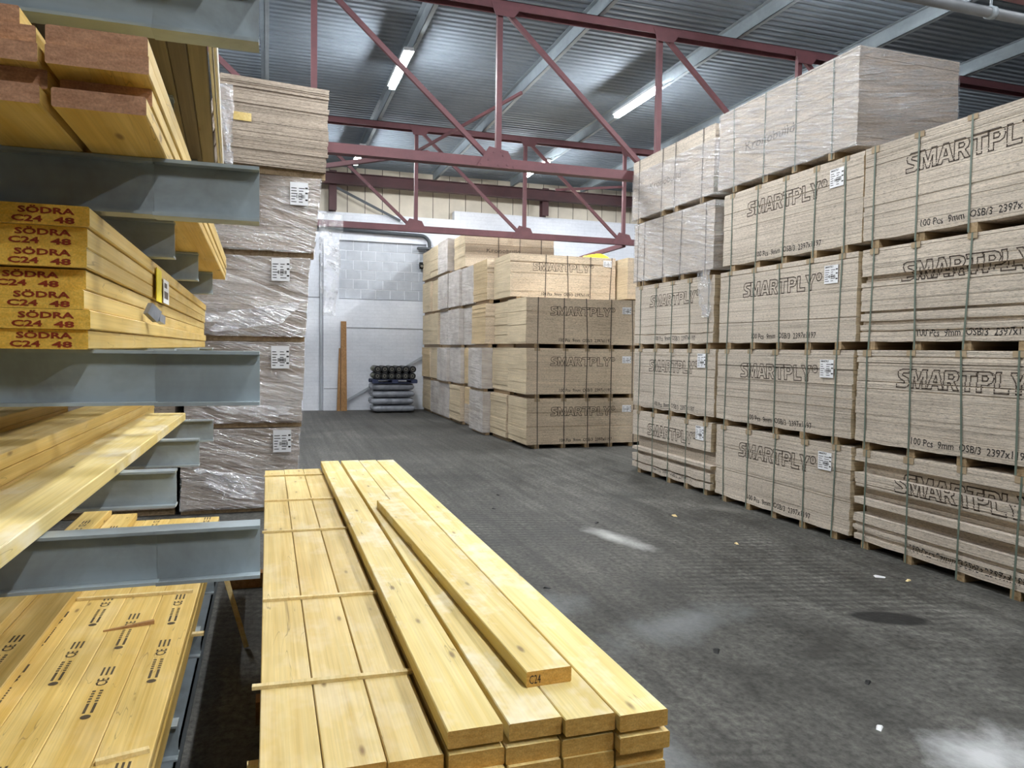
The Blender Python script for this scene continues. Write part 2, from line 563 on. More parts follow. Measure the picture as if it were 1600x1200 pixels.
LET = {
    'S': (0.84, [[(0, 0), (.55, 0), (.75, .1), (.8, .3), (.72, .5), (.5, .6), (.35, .66), (.32, .74), (.4, .79), (.78, .79), (.78, 1), (.3, 1), (.1, .92), (.03, .74), (.1, .54), (.3, .43), (.48, .36), (.5, .28), (.44, .22), (0, .22)]]),
    'M': (1.06, [[(0, 0), (0, 1), (.3, 1), (.5, .42), (.7, 1), (1, 1), (1, 0), (.77, 0), (.77, .6), (.58, 0), (.42, 0), (.23, .6), (.23, 0)]]),
    'A': (.95, [[(0, 0), (.32, 1), (.62, 1), (.94, 0), (.68, 0), (.63, .18), (.31, .18), (.26, 0)], [(.37, .38), (.57, .38), (.47, .72)]]),
    'R': (.9, [[(0, 0), (0, 1), (.55, 1), (.75, .92), (.82, .72), (.75, .52), (.6, .43), (.85, 0), (.57, 0), (.36, .38), (.25, .38), (.25, 0)], [(.25, .58), (.25, .8), (.48, .8), (.56, .69), (.48, .58)]]),
    'T': (.9, [[(.3, 0), (.3, .78), (0, .78), (0, 1), (.85, 1), (.85, .78), (.55, .78), (.55, 0)]]),
    'P': (.9, [[(0, 0), (0, 1), (.55, 1), (.75, .92), (.83, .69), (.75, .46), (.55, .36), (.25, .36), (.25, 0)], [(.25, .56), (.25, .8), (.48, .8), (.56, .68), (.48, .56)]]),
    'L': (.72, [[(0, 0), (0, 1), (.25, 1), (.25, .22), (.7, .22), (.7, 0)]]),
    'Y': (.92, [[(.32, 0), (.32, .4), (0, 1), (.28, 1), (.45, .62), (.62, 1), (.9, 1), (.57, .4), (.57, 0)]]),
}


def outline_word(word, x0, z0, h, width, w=0.0115, step=0.009):
    """outlined bold capitals as short strips of ribbon; list of polygons of (x, z)"""
    tot = sum(LET[c][0] for c in word)
    sx = width / tot
    out = []
    x = x0
    loops = []
    for c in word:
        for lp in LET[c][1]:
            loops.append([(x + a * sx, z0 + b * h) for a, b in lp])
        x += LET[c][0] * sx
    ring = [(x + 0.05 + 0.042 * math.cos(a * math.pi / 6), z0 + h * 0.8 + 0.042 * math.sin(a * math.pi / 6)) for a in range(12)]
    loops.append(ring)
    for k, lp in enumerate(loops):
        for i in range(len(lp)):
            a, b = Vector(lp[i]), Vector(lp[(i + 1) % len(lp)])
            d = b - a
            n = max(1, int(math.ceil(d.length / step)))
            e = d.normalized()
            p = Vector((-e.y, e.x)) * w / 2
            a = a - e * w * 0.4
            d = d + e * w * 0.8
            for j in range(n):
                s, t = a + d * (j / n), a + d * ((j + 1) / n)
                out.append([tuple(s - p), tuple(t - p), tuple(t + p), tuple(s + p)])
    r = 0.022
    for (ax, az, bx, bz) in ((-.5, -1, -.5, 1), (-.5, 1, .4, .9), (.4, .9, .4, .2), (.4, .2, -.5, 0), (0, 0, .6, -1)):
        a, b = Vector((x + .05 + ax * r, z0 + h * .8 + az * r)), Vector((x + .05 + bx * r, z0 + h * .8 + bz * r))
        e = (b - a).normalized()
        p = Vector((-e.y, e.x)) * 0.003
        out.append([tuple(a - p), tuple(b - p), tuple(b + p), tuple(a + p)])
    return out


# ------------------------------------------------------------------ board packs
WORD = outline_word('SMARTPLY', 0.50, 0.640, 0.170, 1.29)
tv, tf_, tw_ = text_poly('100 Pcs  9mm  OSB/3  2397x1197', 0.012)
SPEC = slice_polys(tv, tf_, 1.13 / tw_, 0.062, 0.69, 0.128, 0.009)
tv2, tf2, tw2 = text_poly('Kronobuild', 0.0)
KRONO = slice_polys(tv2, tf2, 0.90 / tw2, 0.105, 0.56, 0.46, 0.018)


def pack(name, label, cat, loc, rz, L=2.397, D=1.197, H=0.985, n=100, bear=0.082, profile=(), seed=0, sag=0.0, jit=0.0025,
         mats=('osb', 'osb_pale'), straps=(0.19, 0.70, 1.20, 1.69, 2.17), strapmat='strap', guards=True, word=False, spec=False,
         krono=False, label_at=None, label_size=(0.2, 0.15), film=None, filmtop=None, nseg=1, group=None, lean=0.0, bearers=None,
         ink='ink_line', heading=False, bearer_y=False):
    """one strapped pack: sheets, bearers, straps, corner cards, printed marks, paper label, stretch film"""
    rnd = random.Random(seed)
    t = thing(name, label, cat, loc, rz, group)
    th = (H - bear) / n
    yo, xo, zg = [], [], []
    gy = gx = 0.0
    left = 0
    for i in range(n):
        if left <= 0:
            left = rnd.choice((3, 5, 8, 12, 18)) * n / 100.0
            gy = rnd.uniform(-1, 1) * jit * 1.6
            gx = rnd.uniform(-1, 1) * jit * 2.2
        zg.append(rnd.uniform(.0012, .0032) if left == int(left) and rnd.random() < .16 else 0.0004)
        left -= 1
        fr = 1.0 - (i + 0.5) / n
        ins = 0.0
        for (a, b, d) in profile:
            if a <= fr < b:
                ins = d
        yo.append(max(-0.006, gy + rnd.uniform(-1, 1) * jit * 0.5) + ins)
        xo.append(gx + rnd.uniform(-1, 1) * jit * 0.6 + lean * (i / n) + ins * 0.3)
    bx = bearers if bearers is not None else straps

    def dz(x, i):
        if sag <= 0:
            return 0.0
        k = max(0.0, 1.0 - i / (n * 0.35))
        xs = [0.0] + list(bx) + [L]
        for a, b in zip(xs[:-1], xs[1:]):
            if a <= x <= b and a > 0 and b < L:
                return -sag * k * math.sin(math.pi * (x - a) / (b - a)) ** 2
        return 0.0
    mb = MB()
    for i in range(n):
        z0, z1 = bear + i * th, bear + (i + 1) * th - zg[i]
        if nseg == 1:
            mb.box(xo[i], L + xo[i], yo[i], D + yo[i] * 0.5, z0, z1, 0, (1, 0))
        else:
            vs_ = []
            for s in range(nseg + 1):
                x = L * s / nseg
                d = dz(x, i)
                for (y, z) in ((yo[i], z0), (yo[i], z1), (D + yo[i] * .5, z1), (D + yo[i] * .5, z0)):
                    vs_.append((x + xo[i], y, z + d))
            fs = []
            for s in range(nseg):
                o = s * 4
                for k in range(4):
                    fs.append((o + k, o + (k + 1) % 4, o + 4 + (k + 1) % 4, o + 4 + k))
            q = len(mb.f)
            mb.add(vs_, [tuple(reversed(x_)) for x_ in fs] + [(0, 1, 2, 3), tuple(nseg * 4 + k for k in (3, 2, 1, 0))])
            mb.mi[-1] = mb.mi[-2] = 1
    o = mb.build('sheet_stack', [M[mats[0]], M[mats[1]]], t)
    o['kind'] = 'stuff'

    def sheet(z):
        return min(n - 1, max(0, int((z - bear) / th)))

    def front(z):
        return yo[sheet(z)]
    if bearer_y:
        bm_ = MB().box(0, L, -0.05, 0.05, 0.0, bear).mesh('bearer', M['bearer'])
        for y in bearer_y:
            put('bearer', bm_, t, (0.0, y, 0))
    else:
        bm_ = MB().box(-0.045, 0.045, 0.0, D, 0.0, bear - 0.001 - sag * 0.0).mesh('bearer', M['bearer'])
        for x in bx:
            put('bearer', bm_, t, (x + rnd.uniform(-.02, .02), rnd.uniform(0.0, 0.02), 0))
    ymin = min(yo)
    for x in straps:
        a, b = x + rnd.uniform(-.025, .025), x + rnd.uniform(-.03, .03)
        s = MB()
        y = ymin - 0.0035
        w = 0.009
        xt = xo[-1] * 0 + lean
        s.add([(a - w, y, 0.004), (a + w, y, 0.004), (b + xt + w, y, H + .004), (b + xt - w, y, H + .004), (a - w, y + .002, 0.004), (a + w, y + .002, 0.004), (b + xt + w, y + .002, H + .004), (b + xt - w, y + .002, H + .004)],
              [(0, 1, 2, 3), (7, 6, 5, 4), (1, 5, 6, 2), (3, 7, 4, 0), (3, 2, 6, 7), (0, 4, 5, 1)])
        s.box(b + xt - w, b + xt + w, y, D + .004, H + .001, H + .0035)
        s.build('strap', M[strapmat], t)
        if guards:
            g = MB()
            gw, gh = rnd.uniform(.045, .06), rnd.uniform(.045, .065)
            g.box(b + xt - gw, b + xt + gw, ymin - .003, ymin - .0005, H - gh, H + .0005)
            g.box(b + xt - gw, b + xt + gw, ymin - .003, ymin + .06, H + .0002, H + .0012)
            g.build('corner_card', M['card'], t)
    marks = []
    if word:
        marks.append(('outlined_lettering', WORD, ink))
    if spec:
        marks.append(('printed_line', SPEC, 'ink'))
    if krono:
        marks.append(('printed_word', KRONO, 'ink_faint'))
    for nm, polys, im in marks:
        mb = MB()
        for p in polys:
            zc = sum(q[1] for q in p) / len(p) + 0.0
            k = sheet(zc)
            y = yo[k] - 0.0012
            mb.add([(q[0] + xo[k] - lean * 0, y, q[1] + dz(q[0], k)) for q in p], [tuple(range(len(p)))])
        o = mb.build(nm, M[im], t)
        o['kind'] = 'stuff'
    if label_at:
        lx, lz = label_at
        lw, lh = label_size
        y = ymin - (.0205 if film and film != 'film_grey' else .0055)
        lb = MB().box(lx, lx + lw, y, y + .001, lz, lz + lh).build('paper_label', M['paper'], t)
        mk = MB()
        yy = y - .0008
        if heading:
            text_mb(mk, 'SMARTPLY', (lx + lw * .06, yy, lz + lh * .86), (1, 0, 0), (0, 0, 1), lh * .1, lw * .6, (0, -1, 0), 0.0, 0, 0.03)
        for r in range(6):
            for c in range(2):
                x = lx + lw * (.06 + .42 * c)
                w_ = lw * rnd.uniform(.15, .36)
                z = lz + lh * (.72 - .12 * r)
                mk.add([(x, yy, z), (x + w_, yy, z), (x + w_, yy, z + lh * .035), (x, yy, z + lh * .035)], [(0, 1, 2, 3)])
        for q in range(14):
            x = lx + lw * (.35 + .035 * q)
            w_ = lw * rnd.choice((.008, .015, .022))
            mk.add([(x, yy - .0003, lz + lh * .3), (x + w_, yy - .0003, lz + lh * .3), (x + w_, yy - .0003, lz + lh * .46), (x, yy - .0003, lz + lh * .46)], [(0, 1, 2, 3)])
        for z in (.72, .5, .2):
            mk.add([(lx + lw * .84, yy, lz + lh * z), (lx + lw * .98, yy, lz + lh * z), (lx + lw * .98, yy, lz + lh * (z + .07)), (lx + lw * .84, yy, lz + lh * (z + .07))], [(0, 1, 2, 3)])
        mk.build('label_print', M['ink'], lb)['kind'] = 'stuff'
    if film:
        fm = MB()
        e = 0.008
        zt = filmtop if filmtop else H + 0.0012
        y0 = ymin - e

        def grid(p0, u, v, nrm, nu, nv):
            p0, u, v, nrm = Vector(p0), Vector(u), Vector(v), Vector(nrm)
            vs_ = []
            for j in range(nv + 1):
                for i in range(nu + 1):
                    p = p0 + u * (i / nu) + v * (j / nv)
                    edge = i in (0, nu) or (j == nv)
                    nz = 0.0 if edge else (mnoise.noise(Vector((p.x * 3 + seed, p.y * 3, p.z * 9))) * 0.005 + 0.004) * (.1 if nrm.z > .5 else 1)
                    lx_ = lean * max(0.0, p.z) / H
                    vs_.append(p + nrm * nz + Vector((lx_, 0, 0)))
            fs = [(j * (nu + 1) + i, j * (nu + 1) + i + 1, (j + 1) * (nu + 1) + i + 1, (j + 1) * (nu + 1) + i) for j in range(nv) for i in range(nu)]
            fm.add(vs_, fs)
        z0 = bear * 0.75
        grid((-e, y0, z0), (L + 2 * e, 0, 0), (0, 0, zt - z0), (0, -1, 0), 26, 22)
        grid((-e, D + e, z0), (0, y0 - D - e, 0), (0, 0, zt - z0), (-1, 0, 0), 14, 22)
        grid((L + e, y0, z0), (0, D + e - y0, 0), (0, 0, zt - z0), (1, 0, 0), 14, 22)
        if not filmtop:
            grid((-e, y0, zt), (L + 2 * e, 0, 0), (0, D + e - y0, 0), (0, 0, 1), 8, 6)
        fm.build('stretch_film', M[film], t, True)
    return t


# ================================================================== SETTING
mbf = MB()
mbf.add([(-9, -9, 0), (19, -9, 0), (19, 23.4, 0), (-9, 23.4, 0), (-9, -9, -.2), (19, -9, -.2), (19, 23.4, -.2), (-9, 23.4, -.2)],
        [(0, 1, 2, 3), (7, 6, 5, 4), (0, 4, 5, 1), (1, 5, 6, 2), (2, 6, 7, 3), (3, 7, 4, 0)])
struct(mbf.build('floor', M['floor']))

YW = 23.4
wb = MB()
wb.box(-9, 5.65, YW, YW + .3, 0, 3.40)
wb.box(-9, 5.65, YW + .02, YW + .3, 3.40, 3.425)
wb.box(-9, 2.06, YW, YW + .3, 3.425, 6.02)
wb.box(4.75, 5.65, YW, YW + .3, 3.425, 6.02)
wb.box(2.06, 4.75, YW, YW + .3, 5.19, 6.02)
wb.box(2.06, 4.75, YW + .10, YW + .3, 3.425, 5.19, 1)
wb.box(5.65, 19, YW, YW + .3, 0, 6.30)
wb.box(1.60, 2.06, YW - .10, YW, 0, 5.20)            # pier
wb.box(2.06, 4.75, YW - .012, YW, 2.53, 3.36)         # render band
wb.box(-9, 19, YW + .32, YW + .34, 5.8, 7.9, 2)
wall_back = struct(wb.build('wall_back', [M['white_wall'], M['mortar'], M['dark_gap']]))
for x0, x1, z in ((2.06, 4.75, 3.405), (2.3, 4.7, 2.525), (-2.0, 1.5, 3.42), (1.62, 2.04, .66)):
    yj = YW - (.012 if 1.5 < z < 3 else .102 if z < 1 else 0) - .002
    MB().box(x0, x1, yj, YW, z, z + .018).build('dark_joint', M['joint'], wall_back)
# grey blocks of the infilled opening
bk = MB()
b1 = MB().box(-.215, .215, -.05, 0, -.125, .125).mesh('block', M['block'])
b2 = MB().box(-.105, .105, -.05, 0, -.125, .125).mesh('block', M['block'])
for r in range(6):
    z = 3.425 + .15 + r * .293
    x = 2.06 + (0.0 if r % 2 else -0.22)
    while x < 4.75:
        xa, xb = max(2.07, x + .012), min(4.74, x + .437)
        if xb - xa > .12:
            me = MB().box(xa - (xa + xb) / 2, (xb - xa) / 2, -.012 - random.uniform(0, .01), 0, -.135, .135).mesh('block', M['block'])
            put('block', me, wall_back, ((xa + xb) / 2, YW + .10, z))
        x += .45
# cream cladding panels above the masonry
pm = MB()
for k in range(38):
    x = -3 + k * .535
    zb = 6.02 if x < 5.6 else 6.30
    me = MB().box(0, .515, -.02, 0, 0, 7.8 - zb).mesh('cladding_panel', M['cladding'])
    put('cladding_panel', me, wall_back, (x, YW + .315, zb))
for nm, b in (('wall_left', (-9.3, -9, -9, YW, 0, 7.9)), ('wall_right', (19, 19.3, -9, YW, 0, 7.9)), ('wall_front', (-9, 19, -9.3, -9, 0, 7.9))):
    struct(MB().box(*b).build(nm, M['cladding_dim']))

# roof: profiled sheets with the ribs running across the aisle
ZR = 7.44
ceiling = struct(MB().box(-9, 19, -9, YW + .3, ZR + .12, ZR + .16).build('ceiling', M['roof']))


def roof_sheet(w, xl):
    prof = []
    p = 0.16667
    k = 0
    while k * p < w - 1e-6:
        y = k * p
        prof += [(y, 0.0), (y + .065, 0.0), (y + .09, .024), (y + .14, .024)]
        k += 1
    prof.append((w, 0.0))
    prof.append((w + .05, 0.0))
    n = len(prof)
    vs_ = [(x, y, z - (.004 if y < .05 else 0)) for x in (0, xl) for y, z in prof]
    return MB().add(vs_, [(i, i + 1, n + i + 1, n + i) for i in range(n - 1)]).mesh('roof_sheet', M['roof'])


rs = roof_sheet(1.0, 7.05)
for i in range(33):
    for j in range(4):
        put('roof_sheet', rs, ceiling, (-9 + j * 7.0, -9 + i * 1.0, ZR + random.uniform(0, .006) + (j % 2) * .008))

# purlins along the hall
for k, x in enumerate((-5.0, -2.5, -.04, 2.43, 4.96, 7.5, 9.96, 12.5)):
    pl = MB()
    pl.box(x - .004, x + .004, -9, YW, 7.2, ZR - .005)
    pl.box(x - .004, x + .075, -9, YW, 7.2, 7.208)
    pl.box(x - .075, x + .004, -9, YW, ZR - .013, ZR - .005)
    pl.box(x + .068, x + .075, -9, YW, 7.208, 7.226)
    lab = {-.04: 'grey steel roof purlin passing above the wrapped pallets on the left', 2.43: 'grey steel roof purlin above the left row of tube lights',
           4.96: 'grey steel roof purlin between the two rows of tube lights', 7.5: 'grey steel roof purlin above the right row of tube lights',
           9.96: 'grey steel roof purlin just left of the wrapped top pack', 12.5: 'grey steel roof purlin at the far right above the tall stack'}.get(x, 'grey roof purlin out of view, %s on the left' % ('outermost' if x < -4 else 'above the rack'))
    tag(pl.build('roof_purlin', M['purlin']), lab, 'purlin', 'roof purlins')


# roof trusses
def truss(y, label, x0=-4.838, n=8):
    t = thing('roof_truss', label, 'truss', (0, y, 0), 0, 'red roof trusses')
    zb, zt = 4.78, 7.105
    x1 = x0 + 2.734 * n
    tc_ = MB()
    tc_.box(x0, x1, -.10, -.012, zt + .08, zt + .09)
    tc_.box(x0, x1, -.10, -.088, zt - .04, zt + .09)
    tc_.box(x0, x1, .012, .10, zt + .08, zt + .09)
    tc_.box(x0, x1, .088, .10, zt - .04, zt + .09)
    tc_.build('top_chord', M['red_steel'], t)
    bc = MB()
    bc.box(x0, x1, -.08, -.07, zb - .075, zb + .06)
    bc.box(x0, x1, .07, .08, zb - .075, zb + .06)
    bc.box(x0, x1, -.08, .08, zb - .083, zb - .075)
    bc.build('bottom_chord', M['red_steel'], t)
    for k in range(n + 1):
        x = x0 + 2.734 * k
        MB().box(x - .042, x + .042, -.04, .04, zb - .05, zt + .05).build('post', M['red_steel'], t)
        g = MB()
        xs = [(-.36, -.09), (.26, -.09), (.13, .17), (-.17, .22)]
        g.add([(x + a, yy, zb + b) for yy in (-.102, -.092) for a, b in xs], [(0, 1, 2, 3), (7, 6, 5, 4), (0, 4, 5, 1), (1, 5, 6, 2), (2, 6, 7, 3), (3, 7, 4, 0)])
        for a, b in ((-.3, -.05), (-.18, .02), (-.1, .14), (.05, .1), (.12, -.04), (.22, -.06), (-.02, -.05), (.02, .16)):
            g.box(x + a - .012, x + a + .012, -.112, -.10, zb + b - .012, zb + b + .012)
        g.build('gusset_plate', M['red_steel'], t)
        g = MB()
        xs = [(-.17, .04), (-.09, -.15), (.2, -.15), (.34, .04)]
        g.add([(x + a, yy, zt + b) for yy in (-.112, -.102) for a, b in xs], [(0, 1, 2, 3), (7, 6, 5, 4), (0, 4, 5, 1), (1, 5, 6, 2), (2, 6, 7, 3), (3, 7, 4, 0)])
        g.build('gusset_plate', M['red_steel'], t)
        if k < n:
            MB().bar((x + .12, 0, zt - .05), (x + 2.734 - .14, 0, zb + .06), .06, .07).build('diagonal', M['red_steel'], t)
    return t


truss(4.42, 'red steel roof truss whose gusset shows at the top right corner')
truss(11.14, 'red steel roof truss in the middle, nearer of the two whole ones')
truss(17.85, 'red steel roof truss at the back, in front of the white wall')

# eaves beam, posts and braces on the back wall
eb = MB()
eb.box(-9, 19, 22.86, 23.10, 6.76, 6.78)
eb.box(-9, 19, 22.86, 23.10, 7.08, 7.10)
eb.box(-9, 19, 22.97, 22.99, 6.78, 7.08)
tag(eb.build('eaves_beam', M['red_steel_shaded']), 'shade-darkened red eaves beam running along the top of the back wall', 'beam')
for x, zb, lab in ((1.86, 6.02, 'shade-darkened red steel post on the back wall beside the wrapped pallets'), (8.62, 6.3, 'shade-darkened red steel post on the back wall above the pale far stack')):
    p = MB()
    p.box(x - .11, x + .11, 23.365, 23.38, zb, 7.19)
    p.box(x - .11, x + .11, 23.11, 23.125, zb, 7.19)
    p.box(x - .008, x + .008, 23.125, 23.365, zb, 7.19)
    tag(p.build('steel_post', M['red_steel_shaded']), lab, 'post', 'posts on the back wall')
tag(MB().bar((1.97, 23.25, 6.72), (3.9, 23.25, 5.85), .05, .07).build('wall_brace', M['dark_pipe']), 'dark diagonal brace on the upper back wall behind the rear truss', 'brace')
tag(MB().bar((2.3, 11.22, 4.86), (.62, 12.9, 4.86), .06, .07).build('truss_brace', M['red_steel']), 'pinkish red brace running back from the middle truss below the far left light', 'brace')
tag(MB().bar((3.40, 17.77, 6.6), (4.94, 14.74, 7.17), .05, .06).build('truss_brace', M['red_steel']), 'dark red brace rising from the rear truss to the middle purlin', 'brace')
tag(MB().bar((8.87, 17.86, 4.70), (9.02, 22.9, 4.70), .09, .11).build('truss_brace', M['red_steel']), 'red brace running back level from the rear truss behind the pale far stack', 'brace')
tag(MB().bar((7.05, 18.2, 6.05), (8.9, 17.93, 6.22), .05, .06).build('truss_brace', M['red_steel']), 'dark red brace at the rear truss, towards the far right', 'brace')


XA, XC = 2.27, 7.04


# lamps: tube battens below the roof, in two rows
def batten(x, y, label, z=6.90, L=1.83):
    t = thing('tube_light', label, 'lamp', (x, y, z), 0, 'tube lights below the roof')
    MB().box(-.085, .085, 0, L, .025, .085).build('housing', M['housing'], t)
    MB().box(-.05, .05, .02, L - .02, -.035, .025).build('diffuser', M['led'], t)
    px = min((2.43, 7.5, -2.5, 12.5), key=lambda q: abs(q - x)) + .035 - x
    for yy in (.3, L - .3):
        MB().bar((0, yy, .08), (px, yy, .305), .012, .012, 0, (0, 1, 0)).build('hanger', M['purlin'], t)
    return t


batten(XA, 12.76, 'bright tube light behind the diagonal of the middle truss')
batten(XA, 19.08, 'bright tube light below the chord at the far left end of the hall')
batten(XC, 12.84, 'long bright tube light left of the post above the wrapped packs')
batten(XC, 18.7, 'bright tube light crossed by the truss chord at the far end')
for x, y, lab in ((XA, 7.1, 'tube light above the picture, over the left wrapped pallets'), (XC, 7.1, 'tube light above the picture, over the tall right stack'),
                  (XA, .5, 'tube light above the picture, over the foreground stack'), (XC, 1.4, 'tube light above the picture, over the aisle on the right'),
                  (-2.5, 12.8, 'tube light out of view over the left side of the hall'), (-2.5, 7.0, 'tube light out of view behind the storage rack'),
                  (XC, -4.5, 'tube light out of view behind the camera'), (XA, -4.5, 'tube light out of view behind the camera on the left'),
                  (11.8, 12.8, 'tube light out of view behind the tall right stack'), (11.8, 18.8, 'tube light out of view behind the stacks, at the far right end of the hall')):
    batten(x, y, lab)

# pipe under the near truss, top right
t = thing('roof_pipe', 'thick grey pipe slung under the roof at the top right corner', 'pipe')
MB().tube([(1.0, 5.06, 4.92), (17, 5.06, 4.92)], .045, 14).build('pipe_run', M['pipe'], t, True)
for x in (6.0, 8.7, 3.4):
    MB().tube([(x, 5.06, 4.95), (x, 5.06, 7.44)], .01, 6).build('hanger_rod', M['purlin'], t)
    MB().tube([(x - .03, 5.06, 4.92), (x + .03, 5.06, 4.92)], .055, 14).build('clamp', M['purlin'], t, True)

# pipe on the back wall
t = thing('wall_pipe', 'dark grey pipe along the back wall bending down beside the far stack', 'pipe')
pts = [(0.2, 23.28, 5.53), (4.55, 23.28, 5.44)] + [(4.55 + .28 * math.sin(a * math.pi / 12), 23.28, 5.16 + .28 * math.cos(a * math.pi / 12)) for a in range(1, 7)] + [(4.83, 23.28, 4.9)]
MB().tube(pts, .055, 10).build('pipe_run', M['dark_pipe'], t, True)
MB().box(4.45, 5.02, 23.2, 23.39, 5.02, 5.08).build('bracket', M['dark_pipe'], t)
MB().tube([(4.83, 23.28, 4.98), (4.83, 23.28, 4.78)], .09, 10).build('coupling', M['dark_pipe'], t, True)
sp = MB().box(1.50, 1.56, 23.33, 23.4, 0, 4.75)
tag(sp.build('wall_conduit', M['wall_channel']), 'narrow grey vertical channel on the white wall beside the pier', 'conduit')
t = thing('wall_camera', 'small black fitting on the back wall left of the far stack', 'camera', (4.60, 23.4, 4.52))
MB().box(-.07, .07, -.06, 0, -.1, .1).build('mount', M['black'], t)
MB().tube([(0, -.02, 0), (-.02, -.18, -.03)], .075, 12).build('lens_barrel', M['black'], t, True)
MB().tube([(-.02, -.18, -.03), (-.022, -.19, -.032)], .045, 12).build('lens', M['core'], t)

t = thing('timber_plank', 'tall brown plank leaning upright against the white back wall', 'plank', (2.2, 23.12, 0))
MB().add([(-.09, -.03, 0), (.09, -.03, 0), (.09, .03, 0), (-.09, .03, 0), (-.075, .2, 2.72), (.085, .2, 2.72), (.085, .26, 2.72), (-.075, .26, 2.72)],
         [(3, 2, 1, 0), (4, 5, 6, 7), (0, 1, 5, 4), (2, 3, 7, 6), (1, 2, 6, 5), (3, 0, 4, 7)]).build('board', M['plank_brown'], t)
tag(MB().add([(1.99, 23.1, 0), (2.09, 23.1, 0), (2.09, 23.16, 0), (1.99, 23.16, 0), (2.06, 23.22, 1.9), (2.10, 23.22, 1.9), (2.10, 23.28, 1.9), (2.06, 23.28, 1.9)],
         [(3, 2, 1, 0), (4, 5, 6, 7), (0, 1, 5, 4), (2, 3, 7, 6), (1, 2, 6, 5), (3, 0, 4, 7)]).build('timber_offcut', M['plank_brown']),
    'narrow brown sliver of wood standing behind the tall plank', 'offcut')
tag(MB().bar((2.25, 23.33, .27), (4.66, 23.33, 1.66), .03, .07).build('wall_rail', M['wall_channel']), 'thin grey rail sloping up the back wall behind the rolls', 'rail')

# rolls on a pallet on grey bales by the back wall
for k in range(4):
    z0 = .02 + k * .215
    mb = MB()
    n = 14
    vs_ = []
    xs = [-.62, -.6, -.5, -.2, .2, .5, .6, .62]
    for i, x in enumerate(xs):
        f = (0.25, .8, 1, .97, 1, .97, .8, .25)[i]
        for j in range(n):
            a = 2 * math.pi * j / n
            cy, cz = math.cos(a), math.sin(a)
            cy = math.copysign(abs(cy) ** .5, cy)
            cz = math.copysign(abs(cz) ** .6, cz)
            vs_.append((x + .02 * math.sin(j * 2 + i), cy * .42 * (0.9 + .1 * f), .1075 + cz * .1055 * f))
    fs = [(i * n + j, i * n + (j + 1) % n, (i + 1) * n + (j + 1) % n, (i + 1) * n + j) for i in range(len(xs) - 1) for j in range(n)]
    fs += [tuple(range(n))[::-1], tuple((len(xs) - 1) * n + j for j in range(n))]
    mb.add(vs_, fs)
    o = mb.build('wrapped_bale', M['bale'], None, True)
    o.location = (3.56 + (.02, -.03, .0, -.02)[k], 22.55, z0)
    tag(o, ('lowest grey film-wrapped bale, on the floor by the back wall', 'second grey film-wrapped bale from the floor by the back wall',
            'third grey film-wrapped bale from the floor by the back wall', 'uppermost grey film-wrapped bale, just under the blue pallet')[k], 'bale', 'grey bales under the rolls')
t = thing('blue_pallet', 'dark blue pallet between the grey bales and the black rolls', 'pallet', (3.58, 22.5, .885))
for y in (-.38, 0, .38):
    MB().box(-.66, .66, y - .05, y + .05, 0, .02).build('bottom_board', M['navy'], t)
    for x in (-.58, 0, .58):
        MB().box(x - .09, x + .09, y - .05, y + .05, .02, .095).build('block', M['navy'], t)
for k in range(6):
    MB().box(-.66, .66, -.43 + k * .15, -.32 + k * .15, .095, .115).build('deck_board', M['navy'], t)
rm = MB().tube([(0, -.42, 0), (0, .42, 0)], .1, 18, 0, False).tube([(0, -.42, 0), (0, .42, 0)], .05, 12, 0, False)
ring = []
for yy, fl in ((-.42, 1), (.42, 0)):
    vs_ = [(r * math.cos(2 * math.pi * j / 18), yy, r * math.sin(2 * math.pi * j / 18)) for r in (.05, .1) for j in range(18)]
    rm.add(vs_, [(j, (j + 1) % 18, 18 + (j + 1) % 18, 18 + j) for j in range(18)])
rmesh = rm.mesh('roll_body', M['black'], False)
cmesh = MB().tube([(0, -.425, 0), (0, .425, 0)], .05, 14).mesh('core', M['core'])
hmesh = MB().tube([(0, -.43, 0), (0, .43, 0)], .03, 12).mesh('core_hole', M['black'])
names6 = ('leftmost', 'second from the left', 'third from the left', 'fourth from the left', 'fifth from the left', 'rightmost')
for r in range(2):
    for k in range(6):
        t = thing('black_roll', '%s black roll in the %s row on the blue pallet' % (names6[k], ('lower', 'upper')[r]), 'roll',
                  (3.06 + k * .207 + r * .01, 22.48, 1.103 + r * .2), 0, 'black rolls by the back wall')
        put('roll_body', rmesh, t)
        c = put('core', cmesh, t)
        put('core_hole', hmesh, c)
        if k == 0:
            MB().tube([(-.06, -.3, 0), (-.06, .3, 0)], .07, 12).build('wrapping', M['roll_side'], t, True)

# ================================================================== RIGHT-HAND STACK
R90 = -math.pi / 2
XR = 5.62
PROF_MID4 = ((.30, .315, .012),)
rows = 'bottom second third fourth fifth'.split()


def rlabel(col, row):
    return {'near': 'nearest column, cut by the right edge of the picture', 'mid': 'middle column', 'far': 'farthest column'}[col]


